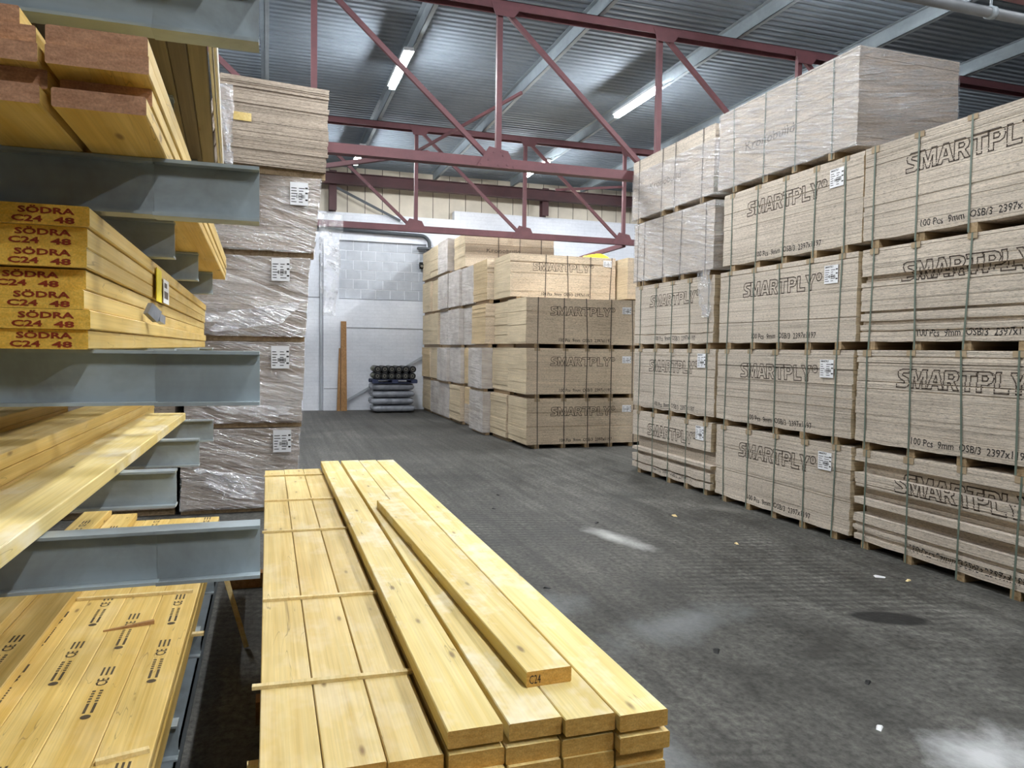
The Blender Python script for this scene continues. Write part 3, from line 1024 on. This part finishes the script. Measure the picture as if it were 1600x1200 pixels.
# nearest column
pn = {1: ((.13, .26, .09), (.41, .53, .10), (.60, .71, .12), (.80, .84, .03), (.9, .94, .03)), 2: ((.06, .075, .01), (.33, .34, .012)),
      3: ((.29, .36, .05), (.67, .70, .035), (.78, .82, .03), (.885, .90, .015)), 4: ((.12, .125, .01), (.20, .21, .008))}
lab_n = {1: 'bottom strand board pack in the nearest right column, with deep recessed gaps', 2: 'second pack up in the nearest right column, with flush edges',
         3: 'third pack up in the nearest right column, its lettering broken by a recess', 4: 'top pack in the nearest right column, below the roof at the right edge'}
for r in range(1, 5):
    pack('board_pack', lab_n[r], 'board pack', (XR + (.0, .0, .01, .0)[r - 1], 6.06 - (.02, 0, .01, .015)[r - 1], (r - 1) * .988), R90, H=.984, n=100, profile=pn[r], seed=10 + r, sag=.008,
         nseg=12, word=True, spec=True, straps=(.14, .66, 1.2, 1.72, 2.2), group='packs of the right stack', jit=.004 if r < 3 else .0025)
pmid = {1: ((.30, .31, .01), (.62, .63, .012), (.72, .725, .01)), 2: ((.22, .225, .01), (.40, .41, .014), (.55, .56, .012), (.66, .67, .012)), 3: ((.72, .735, .016), (.06, .065, .01)), 4: ((.27, .28, .012), (.47, .475, .006))}
lab_m = {1: 'bottom strand board pack in the middle right column, on the floor', 2: 'second strand board pack up in the middle right column', 3: 'third strand board pack up in the middle right column',
         4: 'fourth strand board pack up in the middle right column, under the glossy wrapped pack'}
for r in range(1, 5):
    pack('board_pack', lab_m[r], 'board pack', (XR + (.0, .005, -.005, .01)[r - 1], 8.49 + (.01, .03, 0, -.02)[r - 1], (r - 1) * .988), R90, H=.984, n=100, profile=pmid[r], seed=20 + r, sag=.012,
         nseg=12, word=True, spec=True, label_at=(1.93, (.70, .69, .69, .70)[r - 1]), label_size=(.20, .19), heading=True, group='packs of the right stack', jit=.0035 if r < 3 else .002)
pf = {1: ((.43, .64, .10), (.69, .76, .08), (.88, .91, .04)), 2: ((.10, .11, .01), (.3, .31, .015), (.42, .43, .012)), 3: ((.70, .71, .01), (.84, .86, .015))}
lab_f = {1: 'bottom strand board pack in the farthest right column, with a deep recess', 2: 'second pack up in the farthest right column, white label near its corner', 3: 'third pack up in the farthest right column, below the wrapped packs'}
for r in range(1, 4):
    pack('board_pack', lab_f[r], 'board pack', (XR + (.0, 0.0, .01)[r - 1], 10.87 + (.0, 0, .03)[r - 1], (r - 1) * .988), R90, L=2.30 if r == 2 else 2.25, H=.984, n=100, profile=pf[r], seed=30 + r, sag=.02,
         nseg=12, word=True, spec=True, straps=(.2, .68, 1.15, 1.65, 2.1), label_at=None if r == 3 else (1.88, .73), label_size=(.2, .19), heading=True, group='packs of the right stack')
pack('board_pack', 'film-wrapped plain board pack, fourth up in the farthest right column', 'board pack', (XR + .0, 10.93, 3 * .988), R90, L=2.26, H=.984, n=60, seed=34, straps=(.12, .32, .93, 1.42, 2.05), strapmat='strap_dark',
     guards=False, film='film', mats=('osb', 'osb'), group='packs of the right stack')
pack('board_pack', 'half-wrapped pale printed pack on top of the farthest right column', 'board pack', (XR - .02, 10.99, 4 * .988), R90, L=2.31, H=.99, n=60, seed=35, straps=(.22, .95, 1.32, 2.02), strapmat='strap_dark', guards=False,
     krono=True, film='film', filmtop=.80, mats=('osb', 'osb'), group='packs of the right stack')
pack('board_pack', 'glossy film-wrapped printed pack alone on top of the middle right column', 'board pack', (XR - .01, 8.58, 3.955), R90, L=2.42, D=1.29, H=1.045, n=60, seed=36, straps=(.34, .95, 1.48, 2.06), strapmat='strap', guards=False,
     krono=True, film='film', mats=('osb', 'osb_grey'), group='packs of the right stack')
# torn film hanging from the wrapped pack
MBt = MB()


def loose(name, parent, p0, u, v, nu, nv, amp, seed, mat='film_loose'):
    p0, u, v = Vector(p0), Vector(u), Vector(v)
    nrm = u.cross(v).normalized()
    vs_ = []
    for j in range(nv + 1):
        for i in range(nu + 1):
            a, b = i / nu, j / nv
            wob = mnoise.noise(Vector((a * 3 + seed, b * 4, seed * .7)))
            wo2 = mnoise.noise(Vector((a * 7 + seed, b * 9, 3.3)))
            squeeze = 1 - .45 * b + .25 * mnoise.noise(Vector((b * 5, seed, 1)))
            vs_.append(p0 + u * (.5 + (a - .5) * squeeze) + v * b + nrm * (wob * amp + wo2 * amp * .5) + u * wob * .12)
    fs = [(j * (nu + 1) + i, j * (nu + 1) + i + 1, (j + 1) * (nu + 1) + i + 1, (j + 1) * (nu + 1) + i) for j in range(nv) for i in range(nu)]
    return MB().add(vs_, fs).build(name, M[mat], parent, True)


# ================================================================== FAR STACK
YB = 13.66
XB = 4.77
PITCH = 1.205
pb = {1: ((.30, .315, .02), (.60, .61, .015)), 2: ((.30, .305, .01),), 3: ((.30, .305, .01),)}
lab_b = {1: 'bottom lettered pack at the front of the far stack', 2: 'second lettered pack up at the front of the far stack', 3: 'third lettered pack up at the front of the far stack'}
for r in (1, 2, 3):
    pack('board_pack', lab_b[r], 'board pack', (XB + (.0, -.015, -.03)[r - 1], YB + (.0, .01, .02)[r - 1], (r - 1) * .985), 0, H=.980, D=1.165, n=60, profile=pb[r], seed=40 + r, mats=('osb_front', 'osb_pale'), word=True, spec=True,
         straps=(.24, .79, 1.28, 1.79, 2.28), strapmat='strap_dark', label_at=(2.04, .70), label_size=(.2, .14), group='packs of the far stack', guards=r != 3)
pack('board_pack', 'top lettered pack set back on the front of the far stack', 'board pack', (XB + .02, YB + PITCH, 3 * .985), 0, L=2.397, D=1.165, H=.975, n=60, profile=((.19, .205, .015),), seed=44, mats=('osb_front', 'osb_pale'), word=True, spec=True,
     straps=(.78, 1.28, 1.79, 2.28), bearers=(.2, .8, 1.28, 1.79, 2.28), strapmat='strap_dark', label_at=(2.1, .78), label_size=(.2, .14), group='packs of the far stack', guards=False)
pack('board_pack', 'plain pack at the top right of the far stack, half hidden by the tall stack', 'board pack', (XB + 2.47, YB + .72, 3 * .985), 0, L=2.397, H=.945, n=50, seed=45, mats=('osb_front', 'osb_pale'), guards=False, straps=(.5, 1.2, 1.8),
     group='packs of the far stack')
pack('board_pack', 'plain pack under the top right pack of the far stack', 'board pack', (XB + 2.47, YB + .30, 2 * .985), 0, L=2.397, H=.975, n=40, seed=46, mats=('osb_front', 'osb_pale'), guards=False, straps=(.5, 1.2, 1.8), group='packs of the far stack')
for r in (0, 1):
    pack('board_pack', 'plain pack hidden behind the tall right stack, %s' % ('on the floor' if r == 0 else 'one up from the floor'), 'board pack', (XB + 2.47, YB + .1, r * .985), 0, L=2.397, H=.975, n=40, seed=47 + r, mats=('osb_front', 'osb_pale'),
         guards=False, straps=(.5, 1.2, 1.8), group='packs of the far stack')
yb = MB()
nx, ny = 8, 6
yv = []
for j in range(ny + 1):
    for i in range(nx + 1):
        a, b = i / nx, j / ny
        h = .13 * (math.sin(math.pi * min(1, max(0, a))) * math.sin(math.pi * b)) ** .5 * (0.8 + .5 * mnoise.noise(Vector((a * 3, b * 3, 2.2))))
        yv.append((a * .62, b * .5, h))
nv = len(yv)
yb.add(yv, [(j * (nx + 1) + i, j * (nx + 1) + i + 1, (j + 1) * (nx + 1) + i + 1, (j + 1) * (nx + 1) + i) for j in range(ny) for i in range(nx)])
yo_ = yb.build('yellow_sack', M['yellow_tag'], None, True)
yo_.location = (XB + 1.75, YB + PITCH + .08, 3 * .985 + .982)
tag(yo_, 'crumpled yellow sack lying on top of the far stack at its right end', 'sack')

offs = {2: -.17, 3: -.04, 4: -.08, 5: -.12, 6: -.12, 7: -.14}
spec_b = {  # (row, depth): style
    (1, 1): 'p', (2, 1): 'p', (3, 1): 'p',
    (1, 2): 'g', (2, 2): 'g', (3, 2): 'o', (4, 2): 'o',
    (1, 3): 'h', (2, 3): 'o', (3, 3): 'g', (4, 3): 'g',
    (1, 4): 'p', (2, 4): 'g', (3, 4): 'g', (4, 4): 'g', (5, 4): 'k',
    (1, 5): 'g', (2, 5): 'g', (3, 5): 'g', (4, 5): 'g', (5, 5): 'g',
    (1, 6): 'g', (2, 6): 'p', (3, 6): 'p', (4, 6): 'p', (5, 6): 'p',
    (1, 7): 'p', (2, 7): 'o', (3, 7): 'p', (4, 7): 'p', (5, 7): 'p'}
ordn = {1: 'second', 2: 'third', 3: 'fourth', 4: 'fifth', 5: 'sixth', 6: 'seventh', 7: 'eighth'}
rown = {1: 'on the floor', 2: 'second up', 3: 'third up', 4: 'fourth up', 5: 'topmost'}
for (r, c), s in spec_b.items():
    rr = random.Random(r * 17 + c)
    w = {'p': 'plain pale', 'g': 'grey film-wrapped', 'o': 'warm tan', 'h': 'tan, partly wrapped', 'k': 'lettered tan'}[s]
    mats = {'p': ('osb_front', 'osb_pale'), 'g': ('osb', 'osb'), 'o': ('osb_front', 'osb_warm'), 'h': ('osb_front', 'osb_warm'), 'k': ('osb_front', 'osb_pale')}[s]
    x = XB + offs.get(c, 0) + rr.uniform(-.05, .05) + (-.04 if s == 'g' else 0)
    prof = ((.32, .34, .02),) if s in 'ok' else ()
    kk = {}
    if s == 'g':
        kk = dict(film='film_grey')
    if s == 'h':
        kk = dict(film='film_grey', filmtop=.55)
    if s == 'k':
        kk = dict(krono=True)
        x = XB - .02
    pack('board_pack', '%s board pack, %s, %s from the front of the far stack' % (w, rown[r], ordn[c]), 'board pack', (x, YB + c * PITCH + .005, (r - 1) * .985), 0,
         H=.978 - (.06 if (s == 'k') else 0) - (.04 if (r == 5 and s != 'k') else 0), D=1.165, n=50, profile=prof, seed=100 + r * 10 + c, jit=.004, mats=mats, guards=False, straps=(.5, 1.1, 1.7, 2.2) if s != 'k' else (.9, 1.45, 2.05),
         strapmat='strap_dark', bearers=(.1, .7, 1.3, 1.9, 2.3), group='packs of the far stack', **kk)

# ================================================================== LEFT WRAPPED PALLETS
YL = 9.11
zs = [0.0, .985, 1.985, 2.965, 3.892]
hl = [.98, .995, .975, .922, 1.03]
xr = [.36, .42, .475, .60, .705]
wl = [1.27, 1.27, 1.27, 1.27, 1.19]
lean_ = [.03, .04, .06, .08, .03]
lab_l = ['bottom film-wrapped chipboard pack of the left stack, white label high on it', 'second film-wrapped chipboard pack up in the left stack',
         'third chipboard pack up in the left stack, with a diagonal film fold', 'fourth chipboard pack up in the left stack, label just under the overhang',
         'top unwrapped chipboard pack of the left stack, overhanging the one below']
labpos = [(.03, .73), (.09, .70), (.09, .72), (None), (None)]
lp = [(1.0, .70), (.93, .69), (.90, .70), (1.0, .60), None]
left_packs = []
for k in range(5):
    o = pack('chipboard_pack', lab_l[k], 'board pack', (xr[k] - wl[k] - lean_[k], YL + (0, 0, 0, 0, -.17)[k], zs[k]), (0, 0, 0, 0, .15)[k], L=wl[k], D=(2.3, 2.3, 2.3, 2.3, 1.75)[k], H=hl[k], n=50, seed=70 + k, jit=.004 if k < 4 else .007, bear=.075, mats=('osb_grey', 'osb_grey'),
             straps=(), bearer_y=(.12, .85, 1.6), guards=False, label_at=lp[k], label_size=(.20, .26), film='film_left' if k < 4 else None, lean=lean_[k], group='packs of the left stack',
             profile=((.08, .09, .008), (.30, .31, .006), (.62, .63, .01)) if k == 4 else ())
    left_packs.append(o)
MB().box(.16, .35, -.012, -.007, .54, .63).build('timber_patch', M['pine'], left_packs[4])
loose('film_fold', left_packs[2], (.1, -.03, .28), (1.18, 0, .20), (0, -.03, -.22), 14, 6, .02, 5, 'film_fold')
loose('film_fold', left_packs[1], (.1, -.03, .34), (1.16, 0, -.10), (0, -.02, -.13), 14, 6, .015, 8, 'film_fold')
loose('film_fold', left_packs[0], (.15, -.035, .55), (.75, 0, -.13), (.1, -.03, -.30), 14, 10, .03, 15, 'film_fold')
tag(loose('hanging_film', None, (.56, YL - .02, 3.50), (.30, .06, .0), (-.02, 0, -1.2), 10, 30, .07, 3), 'crumpled clear film hanging down the right edge of the left wrapped stack', 'film')
tag(loose('hanging_film', None, (XR - .03, 9.02, 3.02), (0, -.34, .0), (.012, -.05, -.62), 8, 16, .02, 31), 'torn film flap hanging from the wrapped pack in the farthest right column', 'film')
tag(loose('torn_film', None, (-.515, YL - .20, 4.80), (.16, .02, 0), (.03, .02, -.88), 6, 20, .05, 21), 'torn pale film hanging at the left edge of the top left pack', 'film')
for k in range(5):
    pack('chipboard_pack', 'brown chipboard pack %s behind the rack arms on the far left' % ('on the floor', 'one up', 'two up', 'three up', 'four up')[k], 'board pack', (-2.25 + (.0, .02, -.02, .03, .05)[k], YL + .05, k * .985), 0, L=1.24, D=2.3, H=.98,
         n=40, seed=80 + k, jit=.004, mats=('osb_grey', 'osb_grey'), straps=(), bearer_y=(.12, 1.15, 2.2), guards=False, group='packs of the left stack')

# ================================================================== CANTILEVER RACK
rack = thing('cantilever_rack', 'grey steel cantilever rack with stubby arms holding yellow timber on the left', 'rack')
LV = [2.86, 2.398, 1.915, 1.450, .455]
AY = [2.13, 3.13, 4.15, 5.2]
AH = .14
for i, y in enumerate(AY):
    for z in LV:
        xe = -.335 if i or z < 1 else -.02
        a = MB()
        if i == 0 and z > 1:
            a.ibeam(-1.4, -.27, y, z - AH, z)
            arm = a.build('arm', M['rack'], rack)
            ex = MB()
            ex.ibeam(-.275, xe, y, z - AH - .002, z + .001, .077, .009, .009)
            ex.build('arm_extension', M['rack'], arm)
        else:
            a.ibeam(-1.4, xe, y, z - AH, z)
            a.build('arm', M['rack'], rack)
    MB().ibeam(-1.5, -1.4, y, 0, 3.4, .12, .01, .01).box(-1.53, -1.39, y - .09, y - .078, 0, 3.5).box(-1.53, -1.39, y + .078, y + .09, 0, 3.5).box(-1.47, -1.45, y - .08, y + .08, 0, 3.5).build('upright', M['rack'], rack)
    MB().ibeam(-1.5, -.48, y, .0, .14).build('base', M['rack'], rack)
for z in (1.2, 2.6, 3.35):
    MB().bar((-1.46, 2.13, z), (-1.46, 5.2, z), .05, .05).build('tie_bar', M['rack'], rack)
t = thing('guide_rail', 'blue-grey steel guide rail on the floor along the rack', 'rail')
MB().box(-.395, -.385, 1.2, 6.5, 0, .10).build('rail_web', M['rack_blue'], t)
MB().box(-.455, -.385, 1.2, 6.5, .0, .008).box(-.455, -.385, 1.2, 6.5, .092, .10).build('rail_flange', M['rack_blue'], t)


# ================================================================== TIMBER
_bm = {}


def board_mesh(w, th, L, side, end, ch=.003):
    key = (round(w, 4), round(th, 4), round(L, 3), side, end)
    if key not in _bm:
        pr = [(-w / 2 + ch, 0), (w / 2 - ch, 0), (w / 2, ch), (w / 2, th - ch), (w / 2 - ch, th), (-w / 2 + ch, th), (-w / 2, th - ch), (-w / 2, ch)]
        mb = MB()
        ys = (0, L)
        vs_ = [(x, y, z) for y in ys for x, z in pr]
        mb.add(vs_, [(k, 8 + k, 8 + (k + 1) % 8, (k + 1) % 8) for k in range(8)], 0)
        mb.f = [tuple(reversed(q)) for q in mb.f]
        mb.add(vs_, [tuple(range(8)), tuple(range(15, 7, -1))], 1)
        _bm[key] = mb.mesh('timber_board', [M[side], M[end]])
    return _bm[key]


def board(x0, x1, y0, z0, th, L, label, side='pine', end='pine_end', rz=0.0, group=None, rx=0.0, name='timber_board'):
    o = put(name, board_mesh(x1 - x0, th, L, side, end), None, ((x0 + x1) / 2, y0, z0), rz)
    o.rotation_euler = (rx, 0, rz)
    return tag(o, label, 'board', group)


# foreground stack ----------------------------------------------------------------
GF = 'foreground timber stack'
upper = [(.446, .598, 1.866, 'first upper yellow board from the left, beside the laths'), (.612, .764, 1.857, 'second upper yellow board, running beneath the loose top board'),
         (.766, .914, 1.836, 'third upper yellow board, below the right half of the loose top board'), (.918, 1.066, 1.815, 'rightmost upper yellow board, edging the aisle')]
for k, (a, b, y, lab) in enumerate(upper):
    board(a, b, y, .8825, .0475, 4.85, lab, 'pine_bright', 'pine_end', (0.001, -.0005, -.0008, -.001)[k], GF)
o = board(.727, .872, 2.05, .9305, .047, 2.63, 'loose yellow board with a C24 end stamp lying on top of the stack', 'pine_bright', 'pine_end', .0295, GF)
st = MB()
text_mb(st, 'C24', (-.064, -.0015, .010), (1, 0, 0), (0, 0, 1), .026, .036, (0, -1, 0), 0.0)
st.build('end_stamp', M['ink'], o)['kind'] = 'stuff'
lowx = [(-.022, .131), (.1345, .289), (.293, .437), (.4475, .60), (.603, .757), (.760, .914), (.917, 1.07)]
lower_names = ['leftmost', 'second', 'third', 'fourth', 'fifth', 'sixth', 'rightmost']
for k, (a, b) in enumerate(lowx):
    lab = '%s board of the layer carrying the laths' % ('leftmost yellow', 'second yellow', 'third yellow')[k] if k < 3 else '%s yellow end in the first row under the upper boards' % ('leftmost', 'second', 'third', 'rightmost')[k - 3]
    board(a, b, (1.86, 1.878, 1.87, 1.858, 1.85, 1.842, 1.808)[k], .823, .047, 4.82, lab, 'pine', 'pine_end', 0.0, GF)
for r in range(1, 16):
    z = .823 - .0472 * r
    for k, (a, b) in enumerate(lowx):
        rr = random.Random(r * 13 + k)
        dx = rr.uniform(-.002, .002)
        if r <= 2:
            lab = '%s yellow board in the %s layer below the laths' % (lower_names[k] if k in (0, 6) else lower_names[k] + ' from the left', ('second', 'third')[r - 1])
        else:
            lab = 'yellow board inside the lower layers of the foreground stack, below the picture'
        board(a + .002, b - .002, 1.83 + rr.uniform(-.008, .012), z, .047, 4.82, lab, 'pine', 'pine_end', 0.0, GF if r <= 2 else 'hidden boards of the foreground stack')
zb = .823 - .0472 * 15
for y, lab in ((2.3, 'timber bearer under the near end of the foreground stack'), (4.0, 'timber bearer under the middle of the foreground stack'), (6.3, 'brown timber bearer under the far end of the foreground stack')):
    tag(MB().box(-.32 if y > 6 else -.06, 1.12, y - .05, y + .05, 0.0, zb).build('timber_bearer', M['plank_brown']), lab, 'bearer', 'bearers of the foreground stack')
lat = [(2.40, -.047, .445, .022, 'nearest lath across the left boards, sticking out at the left end'), (3.23, -.02, .445, .02, 'second lath from the camera across the left boards'),
       (4.43, -.03, .447, .02, 'third lath from the camera across the left boards'), (5.33, -.022, .447, .02, 'fourth lath from the camera across the left boards'), (6.36, -.028, .447, .02, 'farthest lath across the left boards')]
for y, a, b, w, lab in lat:
    o = MB().box(a, 1.06, -w / 2, w / 2, 0, .0115).build('lath', M['lath'])
    o.location = (0, y, .8704)
    o.rotation_euler = (0, 0, -.045 if y < 4 else -.03)
    o.location.y += .0
    tag(o, lab, 'lath', 'laths on the foreground stack')
tag(MB().box(-.055, -.025, 2.11, 2.135, .776, .788).build('lath_end', M['lath']), 'short lath end poking from the left side of the foreground stack', 'lath')

# stamped pile on the third arm -----------------------------------------------------
ordv = ['lowest', 'second from the bottom', 'third from the bottom', 'middle', 'third from the top', 'second from the top', 'topmost']
dxs = [-.406, -.399, -.412, -.411, -.404, -.404, -.396]
dys = [2.01, 2.0, 2.0, 2.02, 1.995, 2.005, 1.99]
for k in range(7):
    z = 1.9165 + k * .0474 + (.003 if k > 3 else 0)
    o = board(dxs[k] - .222, dxs[k], dys[k], z, .0465, 4.45, 'red-stamped yellow board, %s of the seven-board pile on the rack' % ordv[k], 'pine_rack', 'stamp_end', .0155, 'red-stamped boards on the rack')
    w2 = .111
    s = MB()
    jx = random.Random(k + 3).uniform(-.006, .006) - (.03 if k == 3 else 0)
    text_mb(s, 'SÖDRA', (w2 - .145 + jx, -.0012, .0255), (1, 0, 0), (0, 0, 1), .0135, .115, (0, -1, 0), 0, 0, .032)
    text_mb(s, 'C24', (w2 - .158 + jx, -.0012, .0055), (1, 0, 0), (0, 0, 1), .0135, .062, (0, -1, 0), 0, 0, .032)
    text_mb(s, '48', (w2 - .073 + jx, -.0012, .0045), (1, 0, 0), (0, 0, 1), .0135, .043, (0, -1, 0), 0, 0, .032)
    s.build('red_stamp', M['ink_red'], o)['kind'] = 'stuff'
    if k == 6:
        top = o
yt = MB().box(0, .003, 0, .16, -.03, .10).build('yellow_card_tag', M['yellow_tag'])
yt.location = (-.410, 3.2, 2.13)
yt.rotation_euler = (0, 0, .0155)
tag(yt, 'yellow card tag on the side of the red-stamped pile', 'tag')
wt = thing('paper_tag', 'torn white paper label beside the yellow tag on the pile', 'tag', (-.4115, 3.42, 2.105), .0155)
MB().box(0, .002, 0, .2, 0, .10).build('sheet', M['paper'], wt)
MB().box(.002, .0028, .02, .16, .02, .05).box(.002, .0028, .03, .12, .065, .085).build('print', M['ink_faint'], wt)
gt = MB()
gt.bar((-.405, 2.95, 2.06), (-.38, 2.99, 2.03), .02, .045).bar((-.38, 2.99, 2.03), (-.37, 3.05, 2.02), .02, .03)
tag(gt.build('plastic_scrap', M['bale']), 'small grey plastic scrap clinging to the side of the red-stamped pile', 'scrap')

# reddish boards on the second arm --------------------------------------------------
z = 2.3995
for k, (dy, lab) in enumerate(((1.72, 'lowest reddish-ended board of the right pile on the upper arm'), (1.79, 'second reddish-ended board of the right pile, set back in shade'),
                               (1.70, 'third reddish-ended board of the right pile on the upper arm'), (1.705, 'top reddish-ended board of the right pile on the upper arm'))):
    board(-.407 - (.0, 0, .005, .005)[k], -.236 + (0, .002, .008, .006)[k], dy, z + k * .0385, .038, 4.0, lab, 'pine_rack', 'red_end', .012, 'reddish boards on the upper arm')
for k, (a, b, dy) in enumerate(((-.60, -.425, 1.71), (-.6, -.418, 1.74), (-.6, -.425, 1.70), (-.6, -.432, 1.72), (-.62, -.462, 1.73))):
    board(a, b, dy, z + k * .0385, .038, 4.0, '%s reddish-ended board of the left pile, cut by the picture edge' % ('lowest', 'second', 'third', 'fourth', 'topmost')[k], 'pine_rack', 'red_end', .0125, 'reddish boards on the upper arm')

# narrow boards on the top arm, seen from below ------------------------------------------
for k, (a, b) in enumerate(((-.138, -.127), (-.153, -.1425))):
    board(a, b, 2.02, 2.862, .075, 4.2, ('outermost thin pale strip on edge beside the narrow boards of the top arm', 'inner thin pale strip on edge beside the narrow boards of the top arm')[k], 'pale_edge', 'pale_edge', .041, 'thin strips on the top arm')
for k in range(10):
    x = -.155 - k * .0585
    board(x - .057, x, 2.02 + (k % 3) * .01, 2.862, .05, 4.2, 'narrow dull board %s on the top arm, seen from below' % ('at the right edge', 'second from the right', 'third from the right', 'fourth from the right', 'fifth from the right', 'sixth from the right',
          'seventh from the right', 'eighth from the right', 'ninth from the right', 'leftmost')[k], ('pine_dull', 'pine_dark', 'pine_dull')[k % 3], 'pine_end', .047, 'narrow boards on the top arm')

# planks on the fourth arm ----------------------------------------------------------------
board(-.765, -.545, 1.0, 1.4515, .047, 4.18, 'long pale yellow plank lying alone on the lower arms, nearest the aisle', 'pine_bright', 'pine_end', -.011, 'planks on the lower arms')
for k in range(3):
    board(-.970, -.772 - (.006, 0, .004)[k], 1.0, 1.4515 + k * .0475, .047, 4.6 - k * .02, '%s board of the three-high pile on the lower arms' % ('lowest', 'middle', 'top')[k], 'pine_rack', 'pine_end', -.009, 'planks on the lower arms')
for k in range(4):
    board(-1.21, -1.005, 1.0, 1.4515 + k * .0475, .047, 3.4, '%s board of the four-high pile at the back of the lower arms' % ('lowest', 'second', 'third', 'top')[k], 'pine_rack', 'pine_end', -.006, 'planks on the lower arms')

# CE-marked boards on the bottom arms --------------------------------------------------------
cex = [(-.532, -.360), (-.706, -.534), (-.880, -.708), (-1.054, -.882), (-1.228, -1.056)]
nm = ['rightmost', 'second from the right', 'third from the right', 'fourth from the right', 'fifth from the right']


def ce_marks(o, w, th, ys):
    s = MB()
    for y in ys:
        c = 0.0 + random.uniform(-.01, .01)
        cx = c
        ring = [(cx + .018 * math.cos(a * math.pi / 5), y + .018 * math.sin(a * math.pi / 5), th + .0008) for a in range(10)]
        s.add(ring, [tuple(range(10))])
        for q in range(2):
            s.box(cx - .018 + q * .026, cx - .008 + q * .026, y + .03, y + .11, th + .0004, th + .0009)
            for e in range(5):
                s.box(cx - .020 + q * .026, cx - .008 + q * .026, y + .12 + e * .022, y + .132 + e * .022, th + .0004, th + .0009)
        text_mb(s, 'CE', (cx + .018, y + .26, th), (0, 1, 0), (-1, 0, 0), .04, .07, (0, 0, 1), .0009, 0, .02)
        for q in range(3):
            s.box(cx - .022 + q * .018, cx - .014 + q * .018, y + .36, y + .44, th + .0004, th + .0009)
    s.build('ink_marks', M['ink_mark'], o)['kind'] = 'stuff'


for k, (a, b) in enumerate(cex):
    for r in range(3):
        z0 = .459 + r * .0472
        lab = ('CE-marked yellow board, %s in the bottom pile' if r == 2 else 'middle-layer yellow board, %s in the bottom pile' if r == 1 else 'lowest-layer yellow board, %s in the bottom pile') % nm[k]
        o = board(a + (.004 if r == 1 and k == 0 else 0), b + (.004, .006, 0)[r] if k == 0 else b, 1.05, z0, .0465, 5.15, lab, 'pine_rack', 'pine_end', 0, 'boards on the bottom arms')
        if r == 2 and k < 4:
            ce_marks(o, b - a, .0465, [q + (.25, .0, .33, .12)[k] for q in (.85, 1.9, 2.55, 3.65, 4.45)])
for k, (a, b, zz) in enumerate(((-1.115, -.945, .6), (-1.285, -1.118, .6), (-1.285, -1.118, .647))):
    o = board(a, b, 1.0, zz + .0005, .0465, 5.25, ('yellow board raised on the left of the bottom pile, nearest the marked boards', 'raised yellow board second from the marked boards in the bottom pile', 'upper raised yellow board at the left of the bottom pile')[k],
              'pine_rack', 'pine_end', 0, 'boards on the bottom arms')
    if k != 1:
        ce_marks(o, b - a, .0465, (1.2, 2.3, 3.4, 4.4))
for (xa, xb, y, rz, lab) in ((-.94, -.385, 4.33, -.03, 'far lath lying across the marked boards of the bottom pile'), (-.52, -.365, 2.60, .25, 'near lath end lying across the marked boards at the bottom edge')):
    o = MB().box(0, xb - xa, -.011, .011, 0, .014).build('lath', M['lath'])
    o.location = (xa, y, .6003)
    o.rotation_euler = (0, 0, rz)
    tag(o, lab, 'lath')
o = MB().add([(0, -.004, 0), (.215, -.012, 0), (.215, .012, 0), (0, .004, 0), (0, -.004, .006), (.215, -.012, .016), (.215, .012, .016), (0, .004, .006)],
             [(3, 2, 1, 0), (4, 5, 6, 7), (0, 1, 5, 4), (2, 3, 7, 6), (1, 2, 6, 5), (3, 0, 4, 7)]).build('wood_splinter', M['plank_brown'])
o.location = (-.725, 3.82, .6003)
o.rotation_euler = (0, 0, .26)
tag(o, 'brown splinter of wood lying on the marked boards', 'splinter')
tag(MB().box(-.42, -.30, 3.9, 3.93, .5065, .5205).build('lath_end', M['lath']), 'lath end sticking out from the side of the bottom pile', 'lath')
tag(MB().bar((-.262, 5.0, .50), (-.13, 4.98, .012), .03, .012, 0, (0, 1, 0)).build('lath', M['lath']), 'loose pale lath leaning in the dark gap beside the rack', 'lath')

# litter on the slab
for k, (x, y, s, c, lab) in enumerate((
        (5.05, 5.1, .05, 'paper', 'white scrap on the floor nearest the recessed bottom pack'), (5.2, 4.95, .03, 'lath', 'pale wood chip beside the white scrap near the recessed bottom pack'),
        (4.35, 3.2, .025, 'paper', 'white scrap on the floor at the lower right, past the oil stain'), (3.0, 3.0, .03, 'paper', 'white scrap near the chalky patch at the bottom right'),
        (3.5, 7.6, .03, 'black', 'black crumb just behind the pale spill in the aisle'), (2.6, 8.6, .03, 'black', 'black crumb far down the aisle, left of the spill'),
        (2.15, 5.6, .035, 'black', 'black crumb beside the long timber stack, in the aisle'), (2.75, 4.1, .04, 'black', 'black crumb in the middle of the aisle, level with the oil stain'),
        (3.35, 3.45, .03, 'black', 'black crumb in front of the oil stain'), (4.5, 6.4, .03, 'lath', 'pale wood chip in the aisle before the middle right column'),
        (2.9, 9.4, .03, 'black', 'farthest black crumb in the aisle'), (4.55, 7.7, .05, 'lath', 'pale wood chip near the corner of the farthest right column'))):
    r = random.Random(k)
    o = MB().add([(-s, -s * .4, .0005), (s, -s * .6, .0005), (s * .8, s * .5, .0005), (-s * .7, s * .4, .0005), (-s * .7, -s * .3, .006), (s * .7, -s * .4, .012), (s * .5, s * .3, .012), (-s * .5, s * .2, .006)],
                 [(3, 2, 1, 0), (4, 5, 6, 7), (0, 1, 5, 4), (2, 3, 7, 6), (1, 2, 6, 5), (3, 0, 4, 7)]).build('floor_scrap', M[c])
    o.location = (x, y, 0)
    o.rotation_euler = (0, 0, r.uniform(0, 3))
    tag(o, lab, 'scrap', {'paper': 'white scraps on the floor', 'lath': 'wood chips on the floor', 'black': 'black crumbs on the floor'}[c])
